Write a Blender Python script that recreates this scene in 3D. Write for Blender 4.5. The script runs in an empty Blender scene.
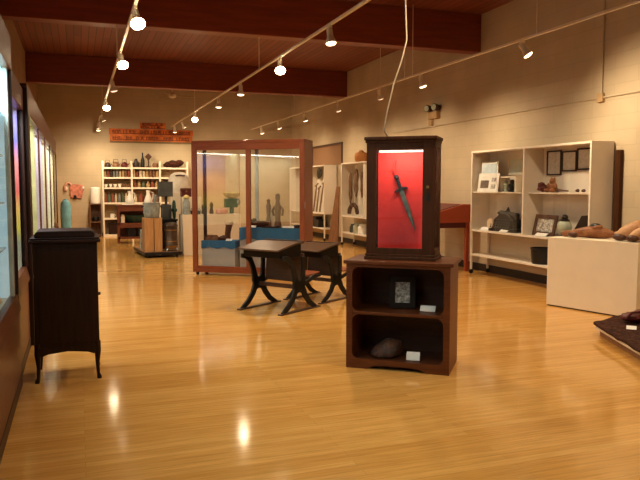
import bpy, bmesh, math, random
from mathutils import Vector, Matrix, Euler, noise
random.seed(7)
PI = math.pi
R = math.radians
COL = bpy.context.scene.collection
ORD = ['first', 'second', 'third', 'fourth', 'fifth', 'sixth', 'seventh', 'eighth', 'ninth', 'tenth', 'eleventh', 'twelfth']

# ------------------------------------------------------------------ materials
def _nt(name):
    m = bpy.data.materials.new(name)
    m.use_nodes = True
    nt = m.node_tree
    b = nt.nodes['Principled BSDF']
    return m, nt, b

def flat(name, c, rough=.55, metal=0., var=.12, scale=9., spec=.4, bump=0., emit=0.):
    m, nt, b = _nt(name)
    tc = nt.nodes.new('ShaderNodeTexCoord')
    n = nt.nodes.new('ShaderNodeTexNoise'); n.inputs['Scale'].default_value = scale; n.inputs['Detail'].default_value = 4
    nt.links.new(tc.outputs['Object'], n.inputs['Vector'])
    r = nt.nodes.new('ShaderNodeValToRGB')
    r.color_ramp.elements[0].position = .3; r.color_ramp.elements[1].position = .7
    r.color_ramp.elements[0].color = tuple(x * (1 - var) for x in c) + (1,)
    r.color_ramp.elements[1].color = tuple(min(1, x * (1 + var)) for x in c) + (1,)
    nt.links.new(n.outputs['Fac'], r.inputs['Fac'])
    nt.links.new(r.outputs['Color'], b.inputs['Base Color'])
    b.inputs['Roughness'].default_value = rough; b.inputs['Metallic'].default_value = metal
    b.inputs['Specular IOR Level'].default_value = spec
    if bump:
        bp = nt.nodes.new('ShaderNodeBump'); bp.inputs['Strength'].default_value = bump; bp.inputs['Distance'].default_value = .01
        nt.links.new(n.outputs['Fac'], bp.inputs['Height']); nt.links.new(bp.outputs['Normal'], b.inputs['Normal'])
    if emit:
        nt.links.new(r.outputs['Color'], b.inputs['Emission Color']); b.inputs['Emission Strength'].default_value = emit
    return m

def wood(name, c1, c2, axis='z', rough=.4, spec=.45, stretch=14., scale=3.):
    m, nt, b = _nt(name)
    tc = nt.nodes.new('ShaderNodeTexCoord'); mp = nt.nodes.new('ShaderNodeMapping')
    s = [stretch] * 3; s['xyz'.index(axis)] = 1.
    mp.inputs['Scale'].default_value = s
    n = nt.nodes.new('ShaderNodeTexNoise'); n.inputs['Scale'].default_value = scale; n.inputs['Detail'].default_value = 5; n.inputs['Roughness'].default_value = .6
    nt.links.new(tc.outputs['Object'], mp.inputs['Vector']); nt.links.new(mp.outputs['Vector'], n.inputs['Vector'])
    r = nt.nodes.new('ShaderNodeValToRGB')
    r.color_ramp.elements[0].position = .32; r.color_ramp.elements[1].position = .68
    r.color_ramp.elements[0].color = c1 + (1,); r.color_ramp.elements[1].color = c2 + (1,)
    nt.links.new(n.outputs['Fac'], r.inputs['Fac']); nt.links.new(r.outputs['Color'], b.inputs['Base Color'])
    b.inputs['Roughness'].default_value = rough; b.inputs['Specular IOR Level'].default_value = spec
    return m

def glass(name, refl=.07, tint=(1, 1, 1)):
    m = bpy.data.materials.new(name); m.use_nodes = True
    nt = m.node_tree; nt.nodes.clear()
    o = nt.nodes.new('ShaderNodeOutputMaterial'); mx = nt.nodes.new('ShaderNodeMixShader')
    t = nt.nodes.new('ShaderNodeBsdfTransparent'); g = nt.nodes.new('ShaderNodeBsdfGlossy')
    t.inputs['Color'].default_value = tint + (1,); g.inputs['Roughness'].default_value = .02
    lw = nt.nodes.new('ShaderNodeLayerWeight'); lw.inputs['Blend'].default_value = .25
    ma = nt.nodes.new('ShaderNodeMath'); ma.operation = 'MULTIPLY_ADD'; ma.inputs[1].default_value = .07; ma.inputs[2].default_value = refl
    nt.links.new(lw.outputs['Fresnel'], ma.inputs[0]); nt.links.new(ma.outputs[0], mx.inputs['Fac'])
    nt.links.new(t.outputs[0], mx.inputs[1]); nt.links.new(g.outputs[0], mx.inputs[2]); nt.links.new(mx.outputs[0], o.inputs['Surface'])
    return m

def emis(name, c, s):
    m, nt, b = _nt(name)
    b.inputs['Base Color'].default_value = c + (1,); b.inputs['Emission Color'].default_value = c + (1,); b.inputs['Emission Strength'].default_value = s
    return m

def floor_mat():
    m, nt, b = _nt('laminate_floor')
    tc = nt.nodes.new('ShaderNodeTexCoord')
    br = nt.nodes.new('ShaderNodeTexBrick')
    br.inputs['Scale'].default_value = 1.; br.inputs['Brick Width'].default_value = 2.2; br.inputs['Row Height'].default_value = .066
    br.inputs['Mortar Size'].default_value = .0012; br.inputs['Mortar Smooth'].default_value = .2; br.inputs['Bias'].default_value = 0
    br.offset = .37; br.offset_frequency = 2
    br.inputs['Color1'].default_value = (.72, .425, .135, 1); br.inputs['Color2'].default_value = (.62, .335, .09, 1); br.inputs['Mortar'].default_value = (.46, .26, .085, 1)
    nt.links.new(tc.outputs['Object'], br.inputs['Vector'])
    mp = nt.nodes.new('ShaderNodeMapping'); mp.inputs['Scale'].default_value = (1.2, 22, 1)
    n = nt.nodes.new('ShaderNodeTexNoise'); n.inputs['Scale'].default_value = 2.2; n.inputs['Detail'].default_value = 6; n.inputs['Roughness'].default_value = .65
    nt.links.new(tc.outputs['Object'], mp.inputs['Vector']); nt.links.new(mp.outputs['Vector'], n.inputs['Vector'])
    r = nt.nodes.new('ShaderNodeValToRGB'); r.color_ramp.elements[0].position = .3; r.color_ramp.elements[1].position = .72
    r.color_ramp.elements[0].color = (.74, .70, .62, 1); r.color_ramp.elements[1].color = (1.08, 1.06, 1.02, 1)
    nt.links.new(n.outputs['Fac'], r.inputs['Fac'])
    mx = nt.nodes.new('ShaderNodeMix'); mx.data_type = 'RGBA'; mx.blend_type = 'MULTIPLY'; mx.inputs['Factor'].default_value = 1
    nt.links.new(br.outputs['Color'], mx.inputs['A']); nt.links.new(r.outputs['Color'], mx.inputs['B'])
    nt.links.new(mx.outputs['Result'], b.inputs['Base Color'])
    n2 = nt.nodes.new('ShaderNodeTexNoise'); n2.inputs['Scale'].default_value = 5.
    nt.links.new(tc.outputs['Object'], n2.inputs['Vector'])
    mr = nt.nodes.new('ShaderNodeMapRange'); mr.inputs['To Min'].default_value = .075; mr.inputs['To Max'].default_value = .15
    nt.links.new(n2.outputs['Fac'], mr.inputs['Value']); nt.links.new(mr.outputs['Result'], b.inputs['Roughness'])
    b.inputs['Specular IOR Level'].default_value = .45
    return m

def wall_mat(name, c, axis='y', row=.205, width=.82, dark=.86):
    m, nt, b = _nt(name)
    tc = nt.nodes.new('ShaderNodeTexCoord'); sp = nt.nodes.new('ShaderNodeSeparateXYZ'); cb = nt.nodes.new('ShaderNodeCombineXYZ')
    nt.links.new(tc.outputs['Object'], sp.inputs[0])
    nt.links.new(sp.outputs['Y' if axis == 'y' else 'X'], cb.inputs['X']); nt.links.new(sp.outputs['Z'], cb.inputs['Y'])
    br = nt.nodes.new('ShaderNodeTexBrick'); br.inputs['Scale'].default_value = 1.; br.inputs['Brick Width'].default_value = width; br.inputs['Row Height'].default_value = row
    br.inputs['Mortar Size'].default_value = .006; br.inputs['Mortar Smooth'].default_value = .6
    br.inputs['Color1'].default_value = c + (1,); br.inputs['Color2'].default_value = tuple(x * .95 for x in c) + (1,)
    br.inputs['Mortar'].default_value = tuple(x * dark for x in c) + (1,)
    nt.links.new(cb.outputs[0], br.inputs['Vector'])
    n = nt.nodes.new('ShaderNodeTexNoise'); n.inputs['Scale'].default_value = 1.3; n.inputs['Detail'].default_value = 5
    nt.links.new(tc.outputs['Object'], n.inputs['Vector'])
    r = nt.nodes.new('ShaderNodeValToRGB'); r.color_ramp.elements[0].position = .3; r.color_ramp.elements[1].position = .7
    r.color_ramp.elements[0].color = (.88, .87, .85, 1); r.color_ramp.elements[1].color = (1.04, 1.04, 1.04, 1)
    nt.links.new(n.outputs['Fac'], r.inputs['Fac'])
    mx = nt.nodes.new('ShaderNodeMix'); mx.data_type = 'RGBA'; mx.blend_type = 'MULTIPLY'; mx.inputs['Factor'].default_value = 1
    nt.links.new(br.outputs['Color'], mx.inputs['A']); nt.links.new(r.outputs['Color'], mx.inputs['B']); nt.links.new(mx.outputs['Result'], b.inputs['Base Color'])
    bp = nt.nodes.new('ShaderNodeBump'); bp.inputs['Strength'].default_value = .25; bp.inputs['Distance'].default_value = .004; bp.invert = True
    nt.links.new(br.outputs['Fac'], bp.inputs['Height']); nt.links.new(bp.outputs['Normal'], b.inputs['Normal'])
    b.inputs['Roughness'].default_value = .62; b.inputs['Specular IOR Level'].default_value = .3
    return m

def ceil_mat():
    m, nt, b = _nt('ceiling_planks')
    tc = nt.nodes.new('ShaderNodeTexCoord'); mp = nt.nodes.new('ShaderNodeMapping'); mp.inputs['Rotation'].default_value = (0, 0, R(90))
    br = nt.nodes.new('ShaderNodeTexBrick'); br.inputs['Scale'].default_value = 1.; br.inputs['Brick Width'].default_value = 3.3; br.inputs['Row Height'].default_value = .14
    br.inputs['Mortar Size'].default_value = .007; br.inputs['Mortar Smooth'].default_value = .2
    br.inputs['Color1'].default_value = (.25, .066, .028, 1); br.inputs['Color2'].default_value = (.17, .042, .018, 1); br.inputs['Mortar'].default_value = (.04, .012, .006, 1)
    nt.links.new(tc.outputs['Object'], mp.inputs['Vector']); nt.links.new(mp.outputs['Vector'], br.inputs['Vector'])
    nt.links.new(br.outputs['Color'], b.inputs['Base Color']); b.inputs['Roughness'].default_value = .5
    return m

def mural(name, stops, soft=.06):
    """vertical colour bands of a painted backdrop, by height"""
    m, nt, b = _nt(name)
    tc = nt.nodes.new('ShaderNodeTexCoord'); sp = nt.nodes.new('ShaderNodeSeparateXYZ')
    n = nt.nodes.new('ShaderNodeTexNoise'); n.inputs['Scale'].default_value = 2.5; n.inputs['Detail'].default_value = 4
    nt.links.new(tc.outputs['Object'], n.inputs['Vector'])
    nt.links.new(tc.outputs['Object'], sp.inputs[0])
    ma = nt.nodes.new('ShaderNodeMath'); ma.operation = 'MULTIPLY_ADD'; ma.inputs[1].default_value = .22
    nt.links.new(n.outputs['Fac'], ma.inputs[0]); nt.links.new(sp.outputs['Z'], ma.inputs[2])
    mr = nt.nodes.new('ShaderNodeMapRange'); mr.inputs['From Min'].default_value = .7; mr.inputs['From Max'].default_value = 2.5
    nt.links.new(ma.outputs[0], mr.inputs['Value'])
    r = nt.nodes.new('ShaderNodeValToRGB'); cr = r.color_ramp
    while len(cr.elements) < len(stops): cr.elements.new(.5)
    for e, (p, c) in zip(cr.elements, stops): e.position = p; e.color = c + (1,)
    nt.links.new(mr.outputs['Result'], r.inputs['Fac']); nt.links.new(r.outputs['Color'], b.inputs['Base Color'])
    b.inputs['Roughness'].default_value = .6
    return m

def speck(name, cols, scale=20., rough=.7, bump=.4):
    m, nt, b = _nt(name)
    tc = nt.nodes.new('ShaderNodeTexCoord')
    n = nt.nodes.new('ShaderNodeTexNoise'); n.inputs['Scale'].default_value = scale; n.inputs['Detail'].default_value = 6; n.inputs['Roughness'].default_value = .7
    nt.links.new(tc.outputs['Object'], n.inputs['Vector'])
    r = nt.nodes.new('ShaderNodeValToRGB'); cr = r.color_ramp
    while len(cr.elements) < len(cols): cr.elements.new(.5)
    for i, (e, c) in enumerate(zip(cr.elements, cols)):
        e.position = .32 + .36 * i / max(1, len(cols) - 1); e.color = c + (1,)
    nt.links.new(n.outputs['Fac'], r.inputs['Fac']); nt.links.new(r.outputs['Color'], b.inputs['Base Color'])
    bp = nt.nodes.new('ShaderNodeBump'); bp.inputs['Strength'].default_value = bump; bp.inputs['Distance'].default_value = .02
    nt.links.new(n.outputs['Fac'], bp.inputs['Height']); nt.links.new(bp.outputs['Normal'], b.inputs['Normal'])
    b.inputs['Roughness'].default_value = rough; b.inputs['Specular IOR Level'].default_value = .25
    return m

M = {
 'floor': floor_mat(), 'ceil': ceil_mat(),
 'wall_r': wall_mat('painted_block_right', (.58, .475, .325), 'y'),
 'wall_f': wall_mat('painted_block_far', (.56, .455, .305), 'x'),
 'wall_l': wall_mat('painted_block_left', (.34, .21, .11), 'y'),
 'beam': wood('beam_redwood', (.165, .028, .011), (.24, .044, .017), 'x', .38, .5, 10, 1.5),
 'base': flat('dark_baseboard', (.03, .018, .012), .5),
 'casewood': wood('case_redwood', (.19, .050, .017), (.27, .078, .026), 'z', .35),
 'casewood_h': wood('case_redwood_level', (.18, .046, .016), (.26, .072, .025), 'x', .35),
 'leftwood': wood('left_case_wood', (.10, .032, .013), (.16, .052, .02), 'y', .38),
 'leftdark': wood('left_case_dark_frame', (.022, .008, .005), (.04, .014, .008), 'z', .4),
 'mahog': wood('dark_mahogany', (.018, .0062, .0032), (.034, .012, .0055), 'z', .42, .3),
 'mahog_top': wood('dark_mahogany_level', (.02, .008, .005), (.036, .013, .008), 'x', .55, .2),
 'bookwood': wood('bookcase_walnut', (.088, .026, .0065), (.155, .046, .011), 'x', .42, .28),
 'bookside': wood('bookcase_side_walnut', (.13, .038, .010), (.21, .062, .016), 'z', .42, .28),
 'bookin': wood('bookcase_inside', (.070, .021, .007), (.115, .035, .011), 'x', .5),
 'swood': wood('sword_case_walnut', (.050, .017, .0055), (.084, .030, .009), 'z', .55, .18),
 'red': flat('red_felt', (.78, .042, .030), .75, var=.06, scale=30),
 'redwood': wood('red_stained_table', (.26, .045, .016), (.36, .07, .025), 'y', .35),
 'sidewood': wood('sideboard_wood', (.13, .035, .016), (.20, .058, .023), 'x', .4),
 'canvas': flat('pale_canvas', (.86, .78, .66), .8, var=.1, scale=8),
 'white': flat('white_laminate', (.74, .66, .55), .45, var=.03, scale=3),
 'whiteinside': flat('white_laminate_inside', (.74, .68, .58), .5, var=.04, scale=3),  # inside panels, slightly paler than the outer laminate
 'plinth': flat('cream_painted_plinth', (.76, .67, .52), .5, var=.03, scale=4),
 'metalwhite': flat('white_enamel_metal', (.75, .70, .60), .35, var=.03),
 'track': flat('white_track_metal', (.72, .62, .48), .4, var=.04),
 'housing': flat('lamp_housing', (.70, .62, .50), .3, var=.05),
 'bulb_hot': emis('bulb_hot', (1., .82, .54), 45.), 'bulb': emis('bulb_warm', (1., .78, .50), 5.), 'bulb_dim': emis('bulb_dim', (1., .80, .58), 1.2),
 'black': flat('black_plastic', (.012, .011, .011), .4), 'iron': flat('black_cast_iron', (.008, .007, .007), .5, .1, bump=.2, scale=40),
 'deskwood': wood('worn_desk_top', (.055, .03, .017), (.13, .072, .038), 'x', .34, .6),
 'deskdark': wood('desk_dark_box', (.007, .005, .004), (.013, .008, .006), 'x', .5, .2),
 'seat': wood('reddish_seat_wood', (.24, .07, .03), (.34, .11, .045), 'x', .38),
 'deskback': wood('brown_back_slat', (.06, .032, .019), (.10, .05, .028), 'x', .45),
 'blue': flat('blue_cloth', (.016, .16, .34), .85, var=.12, scale=8),
 'greybox': flat('pale_grey_riser', (.42, .44, .44), .6, var=.05),
 'steel': flat('grey_metal_strip', (.42, .45, .48), .35, .5),
 'paper': flat('white_paper', (.82, .80, .74), .8, var=.05, scale=14), 'paperblue': flat('pale_blue_print', (.55, .66, .72), .7, var=.15, scale=10),
 'photo': speck('grey_photograph', [(.03, .03, .03), (.42, .41, .37), (.85, .83, .78)], 26., .45, 0.),
 'photodk': speck('dark_photograph', [(.01, .01, .01), (.12, .08, .06), (.5, .42, .36)], 30., .45, 0.),
 'lines': speck('grey_certificate', [(.52, .52, .50), (.66, .66, .63), (.80, .80, .77)], 34., .4, 0.),
 'greenpic': speck('pale_green_print', [(.42, .48, .40), (.55, .58, .48), (.66, .62, .5)], 12., .5, 0.),
 'darkframe': flat('dark_picture_frame', (.018, .013, .011), .35), 'brownframe': wood('brown_picture_frame', (.06, .03, .018), (.10, .05, .03), 'x', .4),
 'stone': speck('dark_red_stone', [(.025, .018, .014), (.13, .055, .03), (.05, .045, .04), (.26, .15, .10)], 14., .38, .8),
 'blade': flat('dark_green_steel', (.15, .17, .13), .45, .25, .3, 18), 'grip': flat('black_grip', (.02, .02, .02), .5),
 'brass': flat('aged_brass', (.34, .20, .07), .35, .85, .25), 'galv': speck('galvanised_metal', [(.18, .20, .19), (.30, .33, .32), (.42, .44, .41)], 9., .42, .1),
 'crate': wood('pale_crate_wood', (.42, .22, .085), (.58, .33, .14), 'z', .6), 'crate_dk': wood('crate_inner_wood', (.24, .12, .05), (.34, .18, .08), 'z', .6),
 'green': flat('dark_green_enamel', (.022, .06, .04), .35), 'greyp': flat('slate_grey_metal', (.075, .08, .075), .5), 'stove': flat('brown_enamel', (.085, .055, .035), .35, .4, .3),
 'turq': flat('turquoise_enamel', (.30, .70, .90), .45, var=.2, scale=6),
 'pink': flat('pinkish_red_cloth', (.58, .23, .16), .85, var=.35, scale=14), 'palepink': flat('pale_pink_ceramic', (.66, .36, .26), .5),
 'cream': flat('cream_canvas', (.74, .60, .43), .8, var=.08, scale=5), 'straw': flat('straw_yellow', (.55, .44, .18), .7, var=.2),
 'fur': speck('dark_brown_fur', [(.015, .005, .003), (.055, .018, .009), (.12, .042, .02)], 26., .95, 1.), 'pelt': speck('brown_pelt', [(.05, .02, .01), (.13, .06, .03), (.24, .13, .07)], 22., .9, .8),
 'leather': speck('brown_leather', [(.13, .045, .018), (.27, .11, .045), (.36, .17, .08)], 9., .42, .25), 'tan': speck('tan_leather', [(.34, .17, .08), (.50, .29, .15), (.60, .38, .21)], 6., .45, .2),
 'leatherdk': flat('dark_sole_leather', (.085, .034, .018), .45), 'orange': speck('orange_brown_wicker', [(.22, .08, .025), (.45, .18, .05), (.55, .25, .08)], 40., .7, .6),
 'tools': wood('worn_tool_wood', (.13, .06, .03), (.22, .11, .05), 'z', .55), 'sign': flat('orange_red_board', (.62, .17, .03), .6, var=.3, scale=5), 'signdk': flat('dark_brown_lettering', (.12, .022, .008), .6),
 'signsh': flat('ledge_shadow_brown', (.22, .15, .07), .7), 'darkred': flat('dark_red_leather', (.10, .015, .012), .45), 'jarglass': flat('pale_green_jar_glass', (.42, .46, .36), .12, var=.15, spec=.7),
 'tanbox': flat('tan_plastic', (.45, .30, .15), .5), 'cork': speck('brown_pin_board', [(.24, .13, .065), (.28, .155, .08), (.32, .18, .09)], 50., .8, .1),
 'cable': flat('pale_cable', (.62, .52, .38), .5), 'shelfedge': flat('cream_shelf_paint', (.80, .72, .58), .5, var=.05),
 'glass': glass('case_glass', .018), 'glassbig': glass('reflective_case_glass', .10), 'glassleft': glass('left_case_glass', .02, (.95, .98, .97)),
 'glshelf': flat('frosted_shelf_glass', (.62, .70, .68), .2),
 'caselit': flat('glowing_case_lining', (.56, .72, .78), .6, var=.05, emit=.45), 'framerefl': flat('pale_frame_reflection', (.62, .66, .64), .35, .2),  # case lining given its own glow so the near case looks lit
 'mural': mural('sunset_backdrop', [(0, (.45, .45, .38)), (.22, (.26, .30, .22)), (.30, (.55, .50, .06)), (.40, (.62, .40, .10)), (.47, (.55, .13, .10)), (.62, (.62, .22, .20)), (.72, (.13, .12, .38)), (.86, (.25, .22, .55)), (.95, (.80, .84, .84)), (1, (.85, .88, .86))]),
 'banner1': flat('yellow_green_banner', (.58, .60, .36), .8, var=.2, scale=3), 'banner2': flat('lavender_banner', (.55, .50, .68), .8, var=.15, scale=3),
 'banner3': flat('cream_banner', (.72, .66, .46), .8, var=.12, scale=3), 'banner4': flat('white_banner', (.78, .78, .72), .8, var=.1, scale=3),
}
TINS = [flat('tin_%s' % n, c, .45, var=.25, scale=25) for n, c in (('brown', (.20, .10, .05)), ('tan', (.42, .28, .13)), ('green', (.09, .12, .07)), ('red', (.24, .065, .035)), ('cream', (.55, .46, .32)), ('grey', (.18, .18, .17)), ('dark', (.04, .025, .02)))]
TINN = ['brown', 'tan', 'dull green', 'red', 'cream', 'grey', 'near-black']

# ------------------------------------------------------------------ mesh helpers
class B:
    def __init__(s): s.bm = bmesh.new()
    def _add(s, vs, fs):
        v = [s.bm.verts.new(p) for p in vs]
        for f in fs:
            try: s.bm.faces.new([v[i] for i in f])
            except ValueError: pass
        return s
    def box(s, x0, x1, y0, y1, z0, z1, mx=None):
        p = [(x, y, z) for z in (z0, z1) for y in (y0, y1) for x in (x0, x1)]
        if mx: p = [mx @ Vector(q) for q in p]
        return s._add(p, [(0, 2, 3, 1), (4, 5, 7, 6), (0, 1, 5, 4), (2, 6, 7, 3), (0, 4, 6, 2), (1, 3, 7, 5)])
    def cyl(s, a, b, r0, r1=None, seg=14):
        r1 = r0 if r1 is None else r1
        a = Vector(a); b = Vector(b); d = (b - a).normalized()
        u = d.orthogonal().normalized(); w = d.cross(u)
        p = []
        for c, r in ((a, r0), (b, r1)):
            for i in range(seg):
                t = 2 * PI * i / seg; p.append(c + (u * math.cos(t) + w * math.sin(t)) * r)
        f = [(i, (i + 1) % seg, seg + (i + 1) % seg, seg + i) for i in range(seg)]
        f += [tuple(range(seg - 1, -1, -1)), tuple(range(seg, 2 * seg))]
        return s._add(p, f)
    def lathe(s, prof, c=(0, 0, 0), seg=20, sx=1., sy=1., mx=None):
        p = []; n = len(prof)
        for r, z in prof:
            for i in range(seg):
                t = 2 * PI * i / seg
                q = Vector((c[0] + r * math.cos(t) * sx, c[1] + r * math.sin(t) * sy, c[2] + z)); p.append(mx @ q if mx else q)
        f = [(k * seg + i, k * seg + (i + 1) % seg, (k + 1) * seg + (i + 1) % seg, (k + 1) * seg + i) for k in range(n - 1) for i in range(seg)]
        f += [tuple(range(seg - 1, -1, -1)), tuple(range((n - 1) * seg, n * seg))]
        return s._add(p, f)
    def ell(s, c, r, seg=14, ring=8, mx=None, rough=0., seed=0.):
        p = []; f = []
        for k in range(ring + 1):
            ph = -PI / 2 + PI * k / ring
            for i in range(seg):
                t = 2 * PI * i / seg
                d = Vector((math.cos(ph) * math.cos(t), math.cos(ph) * math.sin(t), math.sin(ph)))
                g = 1 + rough * noise.noise(d * 2.1 + Vector((seed, seed, 0)))
                q = Vector((d.x * r[0] * g, d.y * r[1] * g, d.z * r[2] * g))
                if mx: q = mx @ q
                p.append(q + Vector(c))
        for k in range(ring):
            for i in range(seg):
                f.append((k * seg + i, k * seg + (i + 1) % seg, (k + 1) * seg + (i + 1) % seg, (k + 1) * seg + i))
        s._add(p, f); return s
    def prism(s, pts, t0, t1, plane='xz', mx=None):
        """polygon in a plane extruded along the third axis"""
        def q(a, b, t): return Vector({'xz': (a, t, b), 'yz': (t, a, b), 'xy': (a, b, t)}[plane])
        n = len(pts)
        p = [q(a, b, t0) for a, b in pts] + [q(a, b, t1) for a, b in pts]
        if mx: p = [mx @ v for v in p]
        f = [(i, (i + 1) % n, n + (i + 1) % n, n + i) for i in range(n)] + [tuple(range(n - 1, -1, -1)), tuple(range(n, 2 * n))]
        return s._add(p, f)
    def tube(s, path, r, seg=8):
        path = [Vector(p) for p in path]; n = len(path); p = []
        rr = r if isinstance(r, (list, tuple)) else [r] * n
        u = None
        for i, c in enumerate(path):
            d = (path[min(i + 1, n - 1)] - path[max(i - 1, 0)]).normalized()
            u = (u - d * u.dot(d)).normalized() if u is not None else d.orthogonal().normalized()
            w = d.cross(u)
            for k in range(seg):
                t = 2 * PI * k / seg; p.append(c + (u * math.cos(t) + w * math.sin(t)) * rr[i])
        f = [(i * seg + k, i * seg + (k + 1) % seg, (i + 1) * seg + (k + 1) % seg, (i + 1) * seg + k) for i in range(n - 1) for k in range(seg)]
        f += [tuple(range(seg - 1, -1, -1)), tuple(range((n - 1) * seg, n * seg))]
        return s._add(p, f)
    def obj(s, name, mat, parent=None, bev=0., loc=None, rz=0., ang=38):
        bmesh.ops.remove_doubles(s.bm, verts=s.bm.verts, dist=1e-6)
        bmesh.ops.recalc_face_normals(s.bm, faces=s.bm.faces)
        me = bpy.data.meshes.new(name); s.bm.to_mesh(me); s.bm.free()
        for p in me.polygons: p.use_smooth = True
        me.set_sharp_from_angle(angle=R(ang))
        me.materials.append(mat)
        o = bpy.data.objects.new(name, me); COL.objects.link(o)
        if parent: o.parent = parent
        if loc is not None: o.location = loc
        o.rotation_euler = (0, 0, rz)
        if bev:
            m = o.modifiers.new('edge', 'BEVEL'); m.width = bev; m.segments = 2; m.limit_method = 'ANGLE'; m.angle_limit = R(35)
        return o

def thing(name, label, cat, loc=(0, 0, 0), rz=0., group=None):
    o = bpy.data.objects.new(name, None); COL.objects.link(o)
    o.empty_display_size = .1; o.location = loc; o.rotation_euler = (0, 0, rz)
    return tag(o, label, cat, group)
def tag(o, label, cat, group=None):
    o['label'] = label; o['category'] = cat
    if group: o['group'] = group
    return o
def struct(o): o['kind'] = 'structure'; return o
def plabel(o, label): o['label'] = label; return o

XW, YF, XL, YB, ZC = 6.80, 22.0, -1.05, -2.6, 4.54

# ------------------------------------------------------------------ the room
struct(B().box(XL - .2, XW + .2, YB - .2, YF + .2, -.12, 0).obj('floor', M['floor']))
struct(B().box(XL - .2, XW + .2, YB - .2, YF + .2, ZC, ZC + .15).obj('ceiling', M['ceil']))
struct(B().box(XW, XW + .2, YB, YF + .2, 0, ZC).obj('wall_right', M['wall_r']))
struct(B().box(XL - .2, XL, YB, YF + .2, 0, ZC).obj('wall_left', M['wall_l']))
struct(B().box(XL, XW, YF, YF + .2, 0, ZC).obj('wall_far', M['wall_f']))
struct(B().box(XL, XW, YB - .2, YB, 0, ZC).obj('wall_back', M['wall_f']))
struct(B().box(XW - .018, XW, YB, YF, 0, .13).obj('baseboard_right', M['base']))
struct(B().box(XL, XW - .018, YF - .018, YF, 0, .10).obj('baseboard_far', M['base']))
for i, y in enumerate((3.85, 10.62, 17.0)):
    struct(B().box(XL, XW - .002, y, y + .26, 3.885, ZC).obj('trim_%d' % (i + 1), M['beam'], bev=.012))

# camera ------------------------------------------------------------
cam = bpy.data.cameras.new('camera'); co = bpy.data.objects.new('camera', cam); COL.objects.link(co)
cam.sensor_width = 36; cam.lens = 680 / 640 * 36; cam.clip_start = .05
ya, pt = R(19.535), R(4.457)
co.location = (0, 0, 1.5); co.rotation_euler = (PI / 2 - pt, 0, -ya)
bpy.context.scene.camera = co

# ------------------------------------------------------------------ ceiling tracks and spotlights
def spot(loc, d, power, col=(1, .79, .53), size=158, blend=1., rad=.06):
    power *= 1.55
    l = bpy.data.lights.new('spot_light', 'SPOT'); l.energy = power; l.color = col; l.spot_size = R(size); l.spot_blend = blend; l.shadow_soft_size = rad
    o = bpy.data.objects.new('spot_light', l); COL.objects.link(o); o.location = loc
    o.rotation_euler = Vector(d).to_track_quat('-Z', 'Y').to_euler(); return o
ZT = 3.35
def track(x, y0, y1, which, rods):
    t = thing('lighting_track', which, 'track light rail', (x, y0, ZT), 0, 'ceiling lighting tracks')
    B().box(-.018, .018, 0, y1 - y0, 0, .03).obj('rail', M['track'], t, bev=.004)
    for ry in (3.98, 10.75, 17.13): B().cyl((0, ry - y0, .03), (0, ry - y0, 3.886 - ZT), .008, seg=8).obj('beam_stem', M['track'], t)
    for ry in rods: B().cyl((0, ry - y0, .03), (0, ry - y0, ZC - ZT), .006, seg=8).obj('hanging_rod', M['track'], t)
track(.60, -1, 21.4, 'white lighting track nearest the left wall cases, running to far wall', ())
track(2.78, -1, 21.6, 'white lighting track crossing the middle of the ceiling', ())
track(5.36, -1, 21.8, 'white lighting track along the block wall on the right', (7.15, 10.45, 11.75))

def lamp(x, y, d, mat, power, label, grp):
    beam = Vector((d[0] * .6, .28, -1)) if mat is M['bulb_hot'] else Vector(d)
    t = thing('track_spotlight', label, 'spotlight', (x, y, ZT), 0, grp)
    d = Vector(d).normalized(); pv = Vector((0, 0, -.075))
    B().box(-.016, .016, -.04, .04, -.03, 0).cyl((0, 0, -.03), (0, 0, -.075), .010).obj('adapter', M['track'], t)
    h = B().cyl(pv - d * .035, pv + d * .045, .036, .036, 16).cyl(pv + d * .045, pv + d * .13, .036, .066, 18).obj('housing', M['housing'], t)
    b = B().ell(pv + d * .130, (.075, .075, .05) if mat is HOT else (.060, .060, .024), 16, 6, mx=d.to_track_quat('Z', 'Y').to_matrix()).obj('bulb', mat, t)  # hot bulbs enlarged to stand for their glow
    if power: spot(Vector((x, y, ZT)) + pv + d * .205, beam, power)
HOT, WRM, DIM = M['bulb_hot'], M['bulb'], M['bulb_dim']
LG, MG, RG = 'spotlights on the left track', 'spotlights on the middle track', 'spotlights on the right track'
for i, (y, d, m, p, l) in enumerate((
    (7.35, (.15, -.40, -.88), HOT, 75, 'glaring track spotlight nearest the camera on the left track'),
    (9.85, (.15, -.40, -.88), HOT, 75, 'glaring second track spotlight on the left track below dark beam'),
    (12.35, (.20, .10, -1), DIM, 50, 'dim white downward spotlight, third along the left track'),
    (15.2, (.1, -.40, -.88), HOT, 80, 'bright fourth spotlight on the left track, past the far beam'),
    (17.9, (.35, .45, -.8), WRM, 130, 'fifth spotlight on left track, tilted to the right'),
    (20.0, (.1, .5, -.85), DIM, 120, 'sixth spotlight on left track, pale and partly hidden'),
    (21.0, (.0, .12, -1), WRM, 50, 'last spotlight on the left track, at the far wall'))):
    lamp(.60, y, d, m, p, l, LG)
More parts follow.
